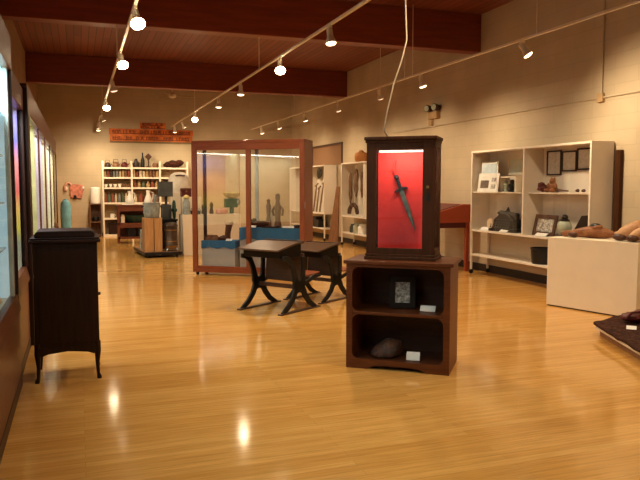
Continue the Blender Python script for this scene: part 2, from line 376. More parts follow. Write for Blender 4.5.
for i, (y, d, m, p, l) in enumerate((
    (7.5, (.05, -.20, -.95), M['bulb'], 150, 'large white spotlight on middle track lighting downward, nearest the camera'),
    (9.55, (-.10, -.42, -.88), HOT, 95, 'glaring second spotlight on the middle track facing the camera'),
    (12.07, (0, 0, -1), WRM, 80, 'third spotlight on middle track hanging straight down before beam'),
    (14.1, (.0, .05, -1), WRM, 80, 'fourth spotlight on middle track, pale cone hanging straight down'),
    (17.1, (-.1, -.42, -.88), HOT, 90, 'glaring fifth spotlight on middle track in front of far wall'),
    (19.3, (.5, .35, -.75), WRM, 140, 'sixth spotlight on middle track, tilted right over orange sign'),
    (20.9, (.10, .25, -.95), WRM, 60, 'last spotlight on middle track, overlapping the orange sign'))):
    lamp(2.78, y, d, m, p, l, MG)
for i, (y, d, m, p, l) in enumerate((
    (7.43, (.42, -.35, -.80), WRM, 130, 'largest spotlight on right track, tilted at the block wall'),
    (10.15, (.28, -.1, -.95), WRM, 120, 'second spotlight on right track, above the emergency light'),
    (11.8, (.35, .2, -.9), DIM, 70, 'third spotlight on right track, small and dim'),
    (14.0, (.3, 0, -.95), DIM, 90, 'fourth spotlight on right track, left of the beam end'),
    (16.3, (.35, .1, -.9), WRM, 90, 'fifth spotlight on right track, white double cone over far cabinets'),
    (18.65, (.35, .1, -.9), WRM, 80, 'sixth spotlight on right track, above pin board'),
    (20.5, (.25, .1, -1), WRM, 60, 'last spotlight on right track, above the wooden glass case'))):
    lamp(5.36, y, d, m, p, l, RG)
# spots without fittings, added out of view along the tracks to light the foreground
for x, y, d, p in ((.6, 4.7, (.25, .1, -1), 55), (.6, 1.8, (.2, .1, -1), 60), (2.78, 4.4, (.0, .1, -1), 130), (2.78, 1.6, (.05, .1, -1), 150), (5.36, 4.7, (.3, .1, -1), 130), (5.36, 1.9, (.2, .1, -1), 130)):
    spot((x, y, 3.2), d, p * .62, size=158)

# ------------------------------------------------------------------ left wall cases
def area(loc, sx, sy, power, col, rot=(0, 0, 0)):
    l = bpy.data.lights.new('case_light', 'AREA'); l.shape = 'RECTANGLE'; l.size = sx; l.size_y = sy; l.energy = power; l.color = col
    o = bpy.data.objects.new('case_light', l); COL.objects.link(o); o.location = loc; o.rotation_euler = rot; return o
XF = -.44
def left_case(label, y0, y1, zt, zg, zs, xf, mulls, linings, backs, power, col, endwood=True):
    """built-in glazed case; face at x = xf looking at +x; zs sill top, zg glass top, zt header top"""
    t = thing('wall_display_case', label, 'display case', (xf, y0, 0), 0, 'glazed cases along the left wall')
    L = y1 - y0; D = xf - XL - .005
    B().box(-.06, .004, 0, L, 0, .09).obj('plinth', M['leftdark'], t)
    B().box(-.05, 0, 0, L, .09, zs - .13).obj('lower_panel', M['leftwood'], t)
    B().prism([(-.06, zs - .13), (.012, zs - .13), (.012, zs - .10), (-.012, zs), (-.06, zs)], 0, L, 'xz').obj('sill', M['leftwood'], t, bev=.004)
    B().box(-.06, .004, 0, L, zg, zt).obj('header', M['leftwood'], t, bev=.006)
    B().box(-D, -.06, 0, L, zs - .06, zs - .02).obj('case_floor', M['whiteinside'], t)
    B().box(-D, -.06, 0, L, zg + .03, zt - .02).obj('case_ceiling', M['white'], t)
    ys = [0] + [m - y0 for m in mulls] + [L]
    for k in range(len(ys) - 1):
        a, b = ys[k], ys[k + 1]
        B().box(-D, -D + .02, a, b, zs - .02, zg + .03).obj('back_panel', backs[k % len(backs)], t)
        B().box(-.030, -.024, a + .02, b - .02, zs, zg).obj('glass_pane', M['glassleft'], t)
        B().box(-D + .02, -.05, b - .045, b - .025, zs - .02, zg + .03).obj('partition', linings[k % len(linings)], t)
    for k, yy in enumerate(ys):
        w = .035 if k in (0, len(ys) - 1) else .022
        a, b = (yy, yy + w) if k == 0 else ((yy - w, yy) if k == len(ys) - 1 else (yy - w / 2, yy + w / 2))
        B().box(-.02, .002, a, b, zs, zg).obj('post', M['leftdark'] if w > .03 else M['leftwood'], t, bev=.003)
    if endwood: B().box(-D, -.05, L - .02, L, 0, zt).obj('end_panel', M['leftdark'], t)
    area((xf - .28, (y0 + y1) / 2, zg - .0), .30, L - .3, power, col)
    return t
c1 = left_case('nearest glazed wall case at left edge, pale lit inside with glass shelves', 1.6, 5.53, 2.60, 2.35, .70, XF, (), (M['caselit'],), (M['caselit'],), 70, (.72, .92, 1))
for zz in (1.05, 1.38, 1.72, 2.03):
    B().box(-.55, -.07, .06, 3.88, zz, zz + .012).obj('glass_shelf', M['glshelf'], c1)
B().box(-.049, -.02, 3.80, 3.875, .70, 2.35).obj('reflection_strip', M['framerefl'], c1)  # pale strip stands for the frame's reflection beside the dark post
c2 = left_case('second wall case with sunset coloured backdrop, just past the pale lit case', 5.62, 6.88, 2.40, 2.20, .76, XF - .02, (), (M['mural'],), (M['mural'],), 32, (.95, .96, 1))
c3 = left_case('long far wall case with several pale banners behind brown mullions', 7.16, 16.2, 2.49, 2.22, .70, XF, (9.2, 10.9, 12.7, 14.4), (M['banner1'], M['banner2'], M['banner3'], M['banner4'], M['banner3']), (M['banner3'], M['mural'], M['banner2'], M['banner4'], M['banner3']), 110, (1, .97, .88))
t = B().box(XL + .005, XF + .02, 6.90, 7.14, 0, 2.42).obj('pier', M['leftdark'], bev=.008); tag(t, 'tall dark wood pier between the sunset case and the banner case', 'pier')
# things on the glass shelves of the near case
for i, (y, z, h, r, k, l) in enumerate(((4.55, .66 + .02, .38, .05, 'black', 'slim black statuette on floor of the pale lit case'), (4.9, .68, .12, .07, 'cream', 'low cream bowl on floor of the pale lit case'), (4.75, 1.064, .16, .05, 'greyp', 'small grey jar on the lowest glass shelf of pale case'), (5.05, 1.064, .10, .06, 'paper', 'white cup on lowest glass shelf of pale case'), (4.85, 1.394, .14, .05, 'paperblue', 'pale blue jar on second glass shelf of pale case'), (5.1, 1.734, .12, .05, 'cream', 'cream pot on third glass shelf of pale case'))):
    o = B().lathe([(r * .7, 0), (r * .75, h * .05), (r * .5, h * .2), (r, h * .5), (r * .8, h * .8), (r * .4, h * .9), (r * .45, h)], seg=16).obj('statuette' if i == 0 else ['bowl', 'jar', 'cup', 'jar', 'pot'][i - 1], M[k], loc=(-.58 + .02 * (i % 3), y, z))
    tag(o, l, ['statuette', 'bowl', 'jar', 'cup', 'jar', 'pot'][i])

# ------------------------------------------------------------------ dark phonograph cabinet by the left wall
t = thing('phonograph_cabinet', 'nearly black wooden phonograph cabinet on slim curved legs beside left cases', 'cabinet', (-.35, 5.52, 0))
W_, D_ = .49, .46
ap = [(.02, .27), (.02, .215), (.06, .205), (.10, .22), (.245, .235), (.39, .22), (.43, .205), (.47, .215), (.47, .27)]
B().box(.012, W_ - .012, .010, D_, .262, 1.075).obj('body', M['mahog'], t, bev=.006)
B().prism(ap, .004, .03).obj('apron', M['mahog'], t)
B().box(.045, W_ - .045, .006, .014, .30, 1.03).obj('door', M['mahog'], t, bev=.002)
B().box(-.012, W_ + .012, -.018, D_ + .012, 1.075, 1.10).box(-.004, W_ + .004, -.010, D_ + .006, 1.10, 1.115).obj('molding', M['mahog_top'], t, bev=.006)
ld = thing('lid', None, None); del ld['label']; del ld['category']
COL.objects.unlink(ld); bpy.data.objects.remove(ld)
B().prism([(.028, 1.115), (.028, 1.14), (.036, 1.153), (.055, 1.165), (W_ - .055, 1.165), (W_ - .036, 1.153), (W_ - .028, 1.14), (W_ - .028, 1.115)], .012, D_ - .02).obj('lid', M['mahog_top'], t, bev=.006)
for sx in (0, 1):
    for sy in (0, 1):
        x = .03 if sx == 0 else W_ - .03; y = .03 if sy == 0 else D_ - .03; ox = -1 if sx == 0 else 1; oy = -1 if sy == 0 else 1
        B().tube([(x, y, .30), (x + ox * .004, y + oy * .004, .22), (x, y, .12), (x + ox * .004, y + oy * .004, .04), (x + ox * .012, y + oy * .012, .012), (x + ox * .012, y + oy * .012, 0)], [.026, .024, .015, .012, .018, .016], 10).obj('leg', M['mahog'], t)
B().cyl((W_ - .012, .10, .66), (W_ + .006, .10, .66), .012).obj('knob', M['mahog'], t)

# ------------------------------------------------------------------ bookcase with the sword case
A38 = R(-38); BO = (2.072, 5.19)
def inb(x, y, z, o=BO, a=A38): return (o[0] + x * math.cos(a) - y * math.sin(a), o[1] + x * math.sin(a) + y * math.cos(a), z)
t = thing('bookcase', 'low dark walnut bookcase with two open compartments with rounded corners', 'bookcase', (BO[0], BO[1], 0), A38)
BW, BD, BH = .853, .50, .90
for x in (0, BW - .03): B().box(x, x + .03, .022, BD, 0, BH - .03).obj('side_panel', M['bookside'], t, bev=.003)
B().box(-.02, BW + .025, -.018, BD + .01, BH - .03, BH).obj('top', M['bookwood'], t, bev=.006)
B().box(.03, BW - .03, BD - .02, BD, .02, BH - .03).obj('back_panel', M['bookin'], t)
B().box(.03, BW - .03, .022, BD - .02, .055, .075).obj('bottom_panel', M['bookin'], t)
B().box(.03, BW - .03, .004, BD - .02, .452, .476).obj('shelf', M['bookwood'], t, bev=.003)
ff = B().box(0, .05, 0, .022, .0, BH - .03).box(BW - .05, BW, 0, .022, 0, BH - .03).box(.05, BW - .05, 0, .022, BH - .055, BH - .03)
def fillet(cx, cz, sx, sz, r=.06):
    pts = [(cx, cz)] + [(cx + sx * (r - r * math.sin(a)), cz + sz * (r - r * math.cos(a))) for a in [PI / 2 * k / 7 for k in range(8)]]
    return pts
for cx, sx in ((.05, 1), (BW - .05, -1)):
    for cz, sz in ((.075, 1), (.452, -1), (.476, 1), (BH - .055, -1)):
        ff.prism(fillet(cx, cz, sx, sz), .002, .020)
ff.obj('face_frame', M['bookwood'], t, bev=.002)
B().prism([(.05, 0), (.17, 0), (.20, .012), (.24, .028), (.32, .034), (.53, .034), (.61, .028), (.65, .012), (.68, 0), (BW - .05, 0), (BW - .05, .078), (.05, .078)], .0, .022).obj('plinth', M['bookwood'], t)

def picture(name, label, cat, w, h, fr, mfr, mpic, loc, rz, tilt=0., mount=None, group=None, mt=.02):
    o = thing(name, label, cat, loc, rz, group)
    mx = Matrix.Rotation(-tilt, 4, 'X')
    b = B()
    for q in ((-w / 2, w / 2, 0, fr), (-w / 2, w / 2, h - fr, h), (-w / 2, -w / 2 + fr, fr, h - fr), (w / 2 - fr, w / 2, fr, h - fr)):
        b.box(q[0], q[1], -mt, 0, q[2], q[3], mx)
    b.obj('frame', mfr, o, bev=.002)
    g = 0
    if mount:
        B().box(-w / 2 + fr, w / 2 - fr, -.006, -.001, fr, h - fr, mx).obj('mount', mount, o); g = min(w, h) * .12
    B().box(-w / 2 + fr + g, w / 2 - fr - g, -.009, -.003, fr + g, h - fr - g, mx).obj('photograph', mpic, o)
    return o
def card(label, w, h, loc, rz, tilt=.6, group=None):
    o = thing('label_card', label, 'label card', loc, rz, group)
    mx = Matrix.Rotation(-tilt, 4, 'X')
    B().box(-w / 2, w / 2, -.002, .0, .003, h, mx).obj('card', M['paper'], o)
    B().prism([(.002, 0), (.03, 0), (.004 + h * .5 * math.sin(tilt), h * .5 * math.cos(tilt))], -w * .2, w * .2, 'yz').obj('prop', M['crate'], o)
    return o
picture('picture_frame', 'dark upright frame with grey photograph of a standing figure, in bookcase', 'picture frame', .215, .265, .045, M['darkframe'], M['photo'], inb(.42, .26, .477), A38 + R(14), .16)
card('small white label card on the upper bookcase shelf', .125, .06, inb(.65, .15, .477), A38 + R(-2), .7, 'label cards in the bookcase')
card('white label card beside dark stone in the lower bookcase compartment', .11, .075, inb(.545, .09, .0755), A38 + R(4), .5, 'label cards in the bookcase')
o = B().lathe([(.10, 0), (.125, .012), (.13, .035), (.115, .08), (.085, .12), (.045, .145), (.0, .152)], seg=24)
for v in o.bm.verts:
    v.co += Vector((v.co.x, v.co.y, v.co.z * .5)) * .22 * noise.noise(v.co * 14)
    v.co.z = max(0, v.co.z); v.co.x += v.co.z * .35
o = o.obj('domed_stone', M['stone'], loc=inb(.29, .19, .0755), rz=A38, ang=60); tag(o, 'rounded dark reddish stone on bottom shelf of the bookcase', 'stone')

# sword case
SO = inb(.134, .117, BH); SW, SD, SH = .57, .31, 1.01
t = thing('sword_case', 'dark wooden glazed cabinet with red lining, standing on the bookcase', 'display case', SO, A38)
B().box(-.012, SW + .012, -.014, SD + .012, 0, .028).box(-.004, SW + .004, -.006, SD + .004, .028, .05).obj('base_molding', M['swood'], t, bev=.005)
B().box(-.006, SW + .006, -.008, SD + .006, SH - .05, SH - .028).box(-.014, SW + .014, -.018, SD + .014, SH - .028, SH).obj('cornice', M['swood'], t, bev=.006)
B().box(0, SW, SD - .014, SD, .05, SH - .05).obj('back_panel', M['swood'], t)
for x0, x1 in ((0, .03), (SW - .03, SW)):
    for y0, y1 in ((.022, .05), (SD - .05, SD - .014)):
        B().box(x0, x1, y0, y1, .05, SH - .05).obj('post', M['swood'], t, bev=.002)
for x in (.012, SW - .016):
    B().box(x, x + .004, .05, SD - .05, .09, SH - .09).obj('side_glass', M['glass'], t)
    B().box(x - .012 if x < .1 else x - .01, x + .016, .05, SD - .05, .05, .09).box(x - .012 if x < .1 else x - .01, x + .016, .05, SD - .05, SH - .09, SH - .05).obj('side_rail', M['swood'], t)
dr = B().box(.004, .085, 0, .022, .052, SH - .052).box(SW - .10, SW - .004, 0, .022, .052, SH - .052).box(.085, SW - .10, 0, .022, .052, .098).box(.085, SW - .10, 0, .022, SH - .105, SH - .052).obj('door', M['swood'], t, bev=.003)
B().box(.08, SW - .095, .009, .013, .093, SH - .10).obj('glass_pane', M['glass'], dr)
B().cyl((SW - .055, 0, .60), (SW - .055, -.022, .60), .010, .013).obj('knob', M['brass'], dr)
B().box(SW - .067, SW - .043, -.004, 0, .49, .55).obj('lock_plate', M['black'], dr, bev=.002)
B().box(.04, SW - .04, SD - .05, SD - .03, .055, SH - .116).obj('lining', M['red'], t)
B().box(.05, SW - .05, SD - .062, SD - .03, SH - .114, SH - .100).obj('light_strip', emis('strip_light', (1, .90, .76), 1.1), t)
lo = area(inb(.134 + SW / 2, .117 + .075, BH + SH - .112), .34, .03, 2.6, (1, .90, .78), (0, 0, 0)); lo.rotation_euler = (R(38), 0, A38)
# dagger pinned to the lining; drawn in the lining plane
t = thing('dagger', 'dark steel dagger hanging diagonally on the red lining', 'dagger', inb(.134 + .272, .117 + SD - .058, BH + .51), A38)
aa = R(20); mx = Matrix.Rotation(-aa, 4, 'Y')
mx = Matrix.Translation((-.03, 0, .07)) @ Matrix.Rotation(aa, 4, 'Y').inverted()
B().prism([(-.021, 0), (.021, 0), (.018, -.2), (.012, -.30), (0, -.385), (-.012, -.30), (-.018, -.2)], -.012, -.002, 'xz', mx).obj('blade', M['blade'], t, bev=.003)
B().prism([(-.055, -.012), (-.06, .0), (-.025, .013), (.025, .013), (.06, .0), (.055, -.012), (.025, -.006), (-.025, -.006)], -.02, .002, 'xz', mx).obj('guard', M['grip'], t, bev=.002)
B().lathe([(.012, .01), (.015, .04), (.012, .07), (.014, .09), (.022, .10), (.018, .125), (.0, .132)], (0, -.010, 0), 12, mx=mx).obj('grip', M['grip'], t)
B().tube([mx @ Vector((0, -.006, .12)), mx @ Vector((-.004, -.006, .17)), mx @ Vector((.02, -.005, .22)), mx @ Vector((.04, -.004, .25))], [.006, .014, .010, .006]).obj('tassel', flat('red_tassel', (.62, .03, .02), .8), t)

# cable from the ceiling to the case
o = B().tube([(2.50, 4.95, ZC), (2.485, 4.95, 3.6), (2.47, 4.95, 3.0), (2.485, 4.95, 2.66), (2.45, 4.97, 2.5), (2.40, 5.0, 2.33), (2.365, 5.05, 2.1), (2.37, 5.12, 1.96), (2.44, 5.20, 1.922), (2.56, 5.24, 1.919)], .0065, 8).obj('power_cable', M['cable']); tag(o, 'thin pale cable hanging from the ceiling to the sword cabinet top', 'cable')

# ------------------------------------------------------------------ school desks
def desk(label, loc, az):
    t = thing('school_desk', label, 'school desk', loc, az, 'antique school desks')
    # local x across the desk, y from the pupil's edge forward to the seat
    sl = math.atan2(.07, .38)
    mx = Matrix.Translation((0, -.41, .765)) @ Matrix.Rotation(sl, 4, 'X')
    B().box(-.31, .31, 0, .40, -.022, 0, mx).obj('desktop', M['deskwood'], t, bev=.005)
    B().box(-.31, .31, -.012, .10, .813, .835).box(-.31, .31, .085, .10, .835, .85).obj('pencil_ledge', M['deskwood'], t, bev=.004)
    B().prism([(-.34, .748), (-.33, .66), (.04, .655), (.075, .70), (.075, .813), (-.01, .813)], -.285, .285, 'yz').obj('book_box', M['deskdark'], t, bev=.004)
    B().box(-.29, .29, .06, .09, .34, .70, Matrix.Translation((0, .0, 0)) @ Matrix.Rotation(R(-4), 4, 'X')).obj('back_rest', M['deskback'], t, bev=.006)
    B().box(-.31, .31, -.02, .012, .265, .315).obj('cross_rail', M['deskback'], t, bev=.004)
    s = B()
    n = 7; pr = [(.12, .415), (.20, .402), (.30, .40), (.40, .408), (.455, .422), (.465, .437), (.40, .428), (.30, .42), (.20, .422), (.12, .435)]
    s.prism(pr, -.29, .29, 'yz').obj('seat', M['seat'], t, bev=.003)
    for sx in (-1, 1):
        x = sx * .32
        b = B()
        w = .014
        def arc(pts, r): b.tube([(x, p[0], p[1]) for p in pts], r, 8)
        def strap(pts, ww):
            P = [Vector(p) for p in pts]; Lf = []; Rt = []
            for i, p in enumerate(P):
                d = (P[min(i + 1, len(P) - 1)] - P[max(i - 1, 0)]).normalized(); nn = Vector((-d.y, d.x)); k = ww[i] if isinstance(ww, (list, tuple)) else ww
                Lf.append(p + nn * k); Rt.append(p - nn * k)
            for i in range(len(P) - 1):
                b.prism([Lf[i], Lf[i + 1], Rt[i + 1], Rt[i]], x - w, x + w, 'yz')
        strap([(-.33, .665), (-.25, .655), (-.17, .60), (-.12, .50), (-.09, .40), (-.08, .33)], [.026, .032, .036, .036, .042, .05])
        strap([(.07, .66), (.075, .55), (.065, .42), (.05, .33)], [.028, .030, .034, .05])
        strap([(-.06, .36), (-.08, .27), (-.13, .17), (-.22, .08), (-.30, .03), (-.345, .012)], [.05, .042, .036, .032, .027, .012])
        strap([(.03, .36), (.06, .27), (.11, .18), (.20, .08), (.29, .03), (.345, .012)], [.05, .042, .036, .032, .027, .012])
        b.prism([(-.10, .42), (-.02, .37), (.07, .42), (.10, .33), (.075, .25), (.03, .22), (-.02, .235), (-.06, .22), (-.105, .25), (-.12, .32)], x - w, x + w, 'yz')
        strap([(-.14, .165), (-.09, .24), (-.02, .27), (.06, .25), (.12, .18)], .012)
        strap([(.03, .33), (.12, .335), (.20, .36), (.28, .395), (.42, .395)], [.03, .024, .022, .022, .014])
        b.obj('iron_stand', M['iron'], t, bev=.002)
        B().box(x - .03, x + .03, -.39, .40, 0, .016).obj('foot_runner', M['deskback'], t, bev=.003)
    return t
az = R(-55)
d1 = desk('nearer antique school desk with black iron legs, left of the bookcase', (2.314, 8.036, 0), az)
d2 = desk('farther antique school desk, partly hidden behind the nearer desk and bookcase', (3.04, 8.60, 0), az)
d2.scale = (.90, 1., .895)

# ------------------------------------------------------------------ big wooden glass case
GO = (1.824, 11.673); GA = R(-34.5); GW, GD, GH = 2.0, .50, 2.28
def ing(x, y, z): return inb(x, y, z, GO, GA)
t = thing('glass_display_case', 'large freestanding reddish wood case with glass on all sides', 'display case', (GO[0], GO[1], 0), GA)
B().box(0, GW, 0, GD, .045, .10).obj('base_panel', M['casewood_h'], t, bev=.004)
B().box(0, GW, 0, GD, GH - .05, GH).obj('top_panel', M['casewood_h'], t, bev=.006)
for x0, x1 in ((0, .085), (GW - .085, GW)):
    B().box(x0, x1, 0, .05, .10, GH - .05).obj('front_stile', M['casewood'], t, bev=.004)
    B().box(x0 if x0 == 0 else GW - .05, .05 if x0 == 0 else GW, GD - .05, GD, .10, GH - .05).obj('rear_post', M['mahog'] if x0 == 0 else M['casewood'], t, bev=.004)
B().box(.085, GW - .085, 0, .045, GH - .16, GH - .05).obj('top_rail', M['casewood_h'], t, bev=.003)
B().box(.085, GW - .085, 0, .045, .10, .155).obj('bottom_rail', M['casewood_h'], t, bev=.003)
B().box(.05, GW - .05, GD - .03, GD, GH - .13, GH - .05).box(.05, GW - .05, GD - .03, GD, .10, .15).obj('rear_rail', M['casewood_h'], t)
B().box(GW / 2 - .02, GW / 2 + .06, 0, .045, .155, GH - .16).obj('front_mullion', M['casewood'], t, bev=.003)
B().box(GW / 2 - .03, GW / 2 + .03, GD - .03, GD, .15, GH - .13).obj('rear_mullion', M['steel'], t, bev=.003)
for x0, x1 in ((.08, GW / 2 - .015), (GW / 2 + .055, GW - .08)):
    B().box(x0, x1, .020, .026, .15, GH - .155).obj('front_glass', M['glassbig'], t)
for x0, x1 in ((.05, GW / 2 - .03), (GW / 2 + .03, GW - .05)):
    B().box(x0, x1, GD - .018, GD - .012, .15, GH - .13).obj('rear_glass', M['glass'], t)
B().box(GW - .03, GW, .05, GD - .05, .10, GH - .05).obj('side_panel', M['casewood'], t)
for x in (.010,): B().box(x, x + .006, .05, GD - .05, .10, GH - .05).obj('side_glass', M['glass'], t)
for x in (.06, GW - .06):
    for y in (.06, GD - .06): B().cyl((x, y, 0), (x, y, .045), .022, .03).obj('foot', M['black'], t)
B().box(GW + .0, GW + .006, .012, .034, 1.15, 1.26).obj('lock_plate', M['steel'], t)

def draped(b, x0, x1, y0, y1, zt, drop, seed):
    """cloth over a block: top and wavy skirt"""
    random.seed(seed); seg = 40; pts = []
    per = []
    for k in range(seg): per.append((x0 + (x1 - x0) * k / seg, y0, 0, -1))
    for k in range(10): per.append((x1, y0 + (y1 - y0) * k / 10, 1, 0))
    for k in range(seg): per.append((x1 - (x1 - x0) * k / seg, y1, 0, 1))
    for k in range(10): per.append((x0, y1 - (y1 - y0) * k / 10, -1, 0))
    n = len(per); top = [(x, y, zt) for x, y, _, _ in per]
    bot = [(x + nx * .007 * (1 + math.sin(i * 1.1)), y + ny * .007 * (1 + math.sin(i * 1.1)), zt - drop * (.92 + .1 * math.sin(i * .37 + seed))) for i, (x, y, nx, ny) in enumerate(per)]
    b._add(top + bot, [tuple(range(n))] + [(i, (i + 1) % n, n + (i + 1) % n, n + i) for i in range(n)])
    return b
o = B().box(.13, .74, .09, .44, .10, .575).obj('riser_block', M['greybox'], loc=(GO[0], GO[1], 0), rz=GA, bev=.004); tag(o, 'low pale grey block in left half of the wooden glass case', 'display block')
o = draped(B(), .125, .745, .085, .445, .582, .13, 1).obj('blue_cloth', M['blue'], loc=(GO[0], GO[1], 0), rz=GA); tag(o, 'blue cloth draped over the low grey block in glass case', 'cloth')
o = B().box(.80, 1.86, .16, .45, .10, .805).obj('riser_block', M['greybox'], loc=(GO[0], GO[1], 0), rz=GA, bev=.004); tag(o, 'long taller grey block in right half of the wooden glass case', 'display block')
o = draped(B(), .795, 1.865, .155, .455, .812, .22, 2).obj('blue_cloth', M['blue'], loc=(GO[0], GO[1], 0), rz=GA); tag(o, 'long blue cloth over the taller block in the glass case', 'cloth')
o = thing('antique_boot', 'dark brown boot-shaped piece with pale top on low blue cloth', 'boot', ing(.52, .26, .584), GA)
B().tube([(.02, 0, .02), (.02, 0, .12), (.04, 0, .22), (.05, 0, .30)], [.05, .05, .055, .065], 12).tube([(.03, 0, .04), (-.05, 0, .045), (-.13, 0, .03)], [.045, .045, .03], 12).obj('boot_body', M['leatherdk'], o)
B().lathe([(.068, .27), (.075, .29), (.07, .33), (.02, .34)], (.05, 0, 0)).obj('cuff', M['cream'], o)
o = B().box(-.11, .11, -.06, .06, 0, .05).box(-.09, .0, -.05, .05, .05, .09).cyl((.05, -.04, .05), (.05, .04, .05), .04).obj('carved_box', M['tools'], loc=ing(.28, .22, .583), rz=GA, bev=.004); tag(o, 'small brown wooden piece on left end of low blue cloth', 'box')
GZ = .813
o = thing('carved_figure', 'tallest dark carved figure on the long blue cloth', 'figure', ing(1.43, .33, GZ), GA, 'carved figures in the glass case')
B().lathe([(.06, 0), (.065, .05), (.045, .12), (.05, .25), (.06, .34), (.04, .42), (.03, .45), (.045, .50), (.04, .56), (0, .58)], seg=14, sy=.7).tube([(.05, 0, .36), (.10, -.02, .30), (.09, -.03, .2)], .02).tube([(-.05, 0, .36), (-.09, -.02, .28), (-.06, -.03, .2)], .02).obj('figure_body', M['tools'], o)
o = thing('carved_figure', 'shorter dark carved figure left of the tallest one on blue cloth', 'figure', ing(1.26, .34, GZ), GA, 'carved figures in the glass case')
B().lathe([(.05, 0), (.05, .1), (.03, .2), (.04, .3), (.045, .36), (.025, .42), (.035, .46), (0, .49)], seg=14, sy=.7).obj('figure_body', M['tools'], o)
o = B().box(-.07, .07, -.02, .02, 0, .34).obj('pale_panel', M['cream'], loc=ing(1.345, .40, GZ), rz=GA, bev=.003); tag(o, 'pale upright panel between two carved figures on blue cloth', 'panel')
o = B().ell((0, 0, .055), (.16, .07, .055), 14, 8, rough=.3).ell((-.12, 0, .09), (.06, .06, .06), 10, 6, rough=.3).obj('leather_bundle', M['fur'], loc=ing(1.12, .30, GZ + .004), rz=GA); tag(o, 'dark brown leather bundle on the long blue cloth', 'bundle')
for x, w, k, l in ((1.02, .13, 'paper', 'white card at left end of the long blue cloth'), (1.66, .20, 'paper', 'wide white card on right part of the long blue cloth'), (.62, .11, 'paper', 'white card leaning on low blue cloth by the boot')):
    card(l, w, .055, ing(x, .175 if x > .8 else .105, GZ if x > .8 else .583), GA, .9, 'label cards in the glass case')
o = B().box(-.15, .15, -.04, .04, 0, .022).box(.1, .15, -.03, .03, .022, .035).obj('flat_tool', M['black'], loc=ing(1.36, .20, GZ + .001), rz=GA); tag(o, 'flat black tool on front edge of the long blue cloth', 'tool')
o = B().ell((0, 0, .03), (.07, .05, .03)).obj('dark_bowl', M['black'], loc=ing(1.80, .24, GZ), rz=GA); tag(o, 'small black dish at the right end of long blue cloth', 'dish')

# ------------------------------------------------------------------ white display cabinets on the right wall
def white_cabinet(label, loc, L, glassed=True, shelf_rows=((1.42, 0, 1), (1.42, 1, .5))):
    """faces -x in the room: local x runs toward the camera, local y to the wall"""
    t = thing('white_display_cabinet', label, 'display cabinet', loc, R(-90), 'white cabinets along the right wall')
    D, z0, z1, th = .37, .74, 2.11, .03
    for x in (0, L - th): B().box(x, x + th, 0, D, z0, z1).obj('side_panel', M['white'], t, bev=.002)
    B().box(L / 2 - .015, L / 2 + .015, 0, D - .01, z0 + th, z1 - th).obj('divider', M['white'], t, bev=.002)
    B().box(th, L - th, 0, D, z1 - th, z1).obj('top_panel', M['white'], t)
    B().box(th, L - th, 0, D, z0, z0 + th).obj('bottom_panel', M['white'], t)
    B().box(th, L - th, D - .012, D, z0 + th, z1 - th).obj('back_panel', M['whiteinside'], t)
    for z, k, fr in shelf_rows:
        a = th if k == 0 else L / 2 + .015; b = L / 2 - .015 if k == 0 else L - th
        y0 = .02 if fr == 1 else .10
        B().box(a, b, y0, D - .012, z - .022, z).obj('shelf', M['white'], t)
    for k in (0, 1):
        a = th if k == 0 else L / 2 + .015; b = L / 2 - .015 if k == 0 else L - th; mdl = (a + b) / 2
        B().box(a, mdl + .02, .008, .012, z0 + th, z1 - th).obj('glass_pane', M['glass'], t)
        B().box(mdl - .02, b, .015, .019, z0 + th, z1 - th).obj('glass_pane', M['glass'], t)
    for x in (.015, L - .015):
        for y in (.018, D - .018):
            lg = B().box(x - .015, x + .015, y - .015, y + .015, .075, z0).obj('leg', M['metalwhite'], t)
            B().cyl((x - .014, y, .036), (x + .014, y, .036), .036, seg=16).box(x - .008, x + .008, y - .012, y + .012, .05, .077).obj('caster', M['black'], lg)
    B().box(.03, L - .03, .012, D - .012, .315, .345).obj('lower_shelf', M['white'], t, bev=.002)
    return t
c_right = white_cabinet('white display cabinet on casters at right, holding frames and small exhibits', (6.40, 10.235, 0), 2.915)
c_w2 = white_cabinet('middle white cabinet with dark pelts, behind the sword cabinet', (6.40, 16.40, 0), 2.90, shelf_rows=())
c_w1 = white_cabinet('farthest white cabinet holding sticks and tools, behind the glass case', (6.40, 20.95, 0), 3.25, shelf_rows=())
ZU, ZB, ZL = 1.421, .771, .346
FW = R(-90)
# --- exhibits of the right cabinet
o = thing('information_board', 'tall white and pale blue printed board, upper left of right cabinet', 'board', (6.56, 9.93, ZU), FW)
B().box(-.24, .24, -.012, 0, 0, .50, Matrix.Rotation(-.05, 4, 'X')).obj('board', M['paper'], o)
B().box(-.21, .21, -.016, -.012, .30, .47, Matrix.Rotation(-.05, 4, 'X')).obj('blue_print', M['paperblue'], o)
o = thing('photo_board', 'white card mounted with two dark photographs, upper left of right cabinet', 'photo card', (6.47, 9.84, ZU), FW)
mxp = Matrix.Rotation(-.14, 4, 'X')
B().box(-.30, .30, -.008, 0, 0, .31, mxp).obj('card', M['paper'], o)
B().box(-.22, .02, -.011, -.008, .06, .19, mxp).obj('photograph', M['photodk'], o); B().box(.10, .22, -.011, -.008, .05, .12, mxp).obj('photograph', M['photo'], o); B().box(.10, .22, -.011, -.008, .17, .23, mxp).obj('photograph', M['photo'], o)
picture('picture_frame', 'pale green print hanging high in the left bay of right cabinet', 'picture', .40, .27, .012, M['cream'], M['greenpic'], (6.755, 9.45, 1.70), FW)
o = thing('small_stand', 'small cream raised tray over dark figurines in right cabinet', 'tray', (6.62, 9.36, ZU), FW)
B().box(-.22, .22, -.10, .10, .225, .25).obj('tray_top', M['shelfedge'], o, bev=.003)
for x in (-.20, .20): B().box(x - .012, x + .012, -.09, .09, 0, .225).obj('side_support', M['shelfedge'], o)
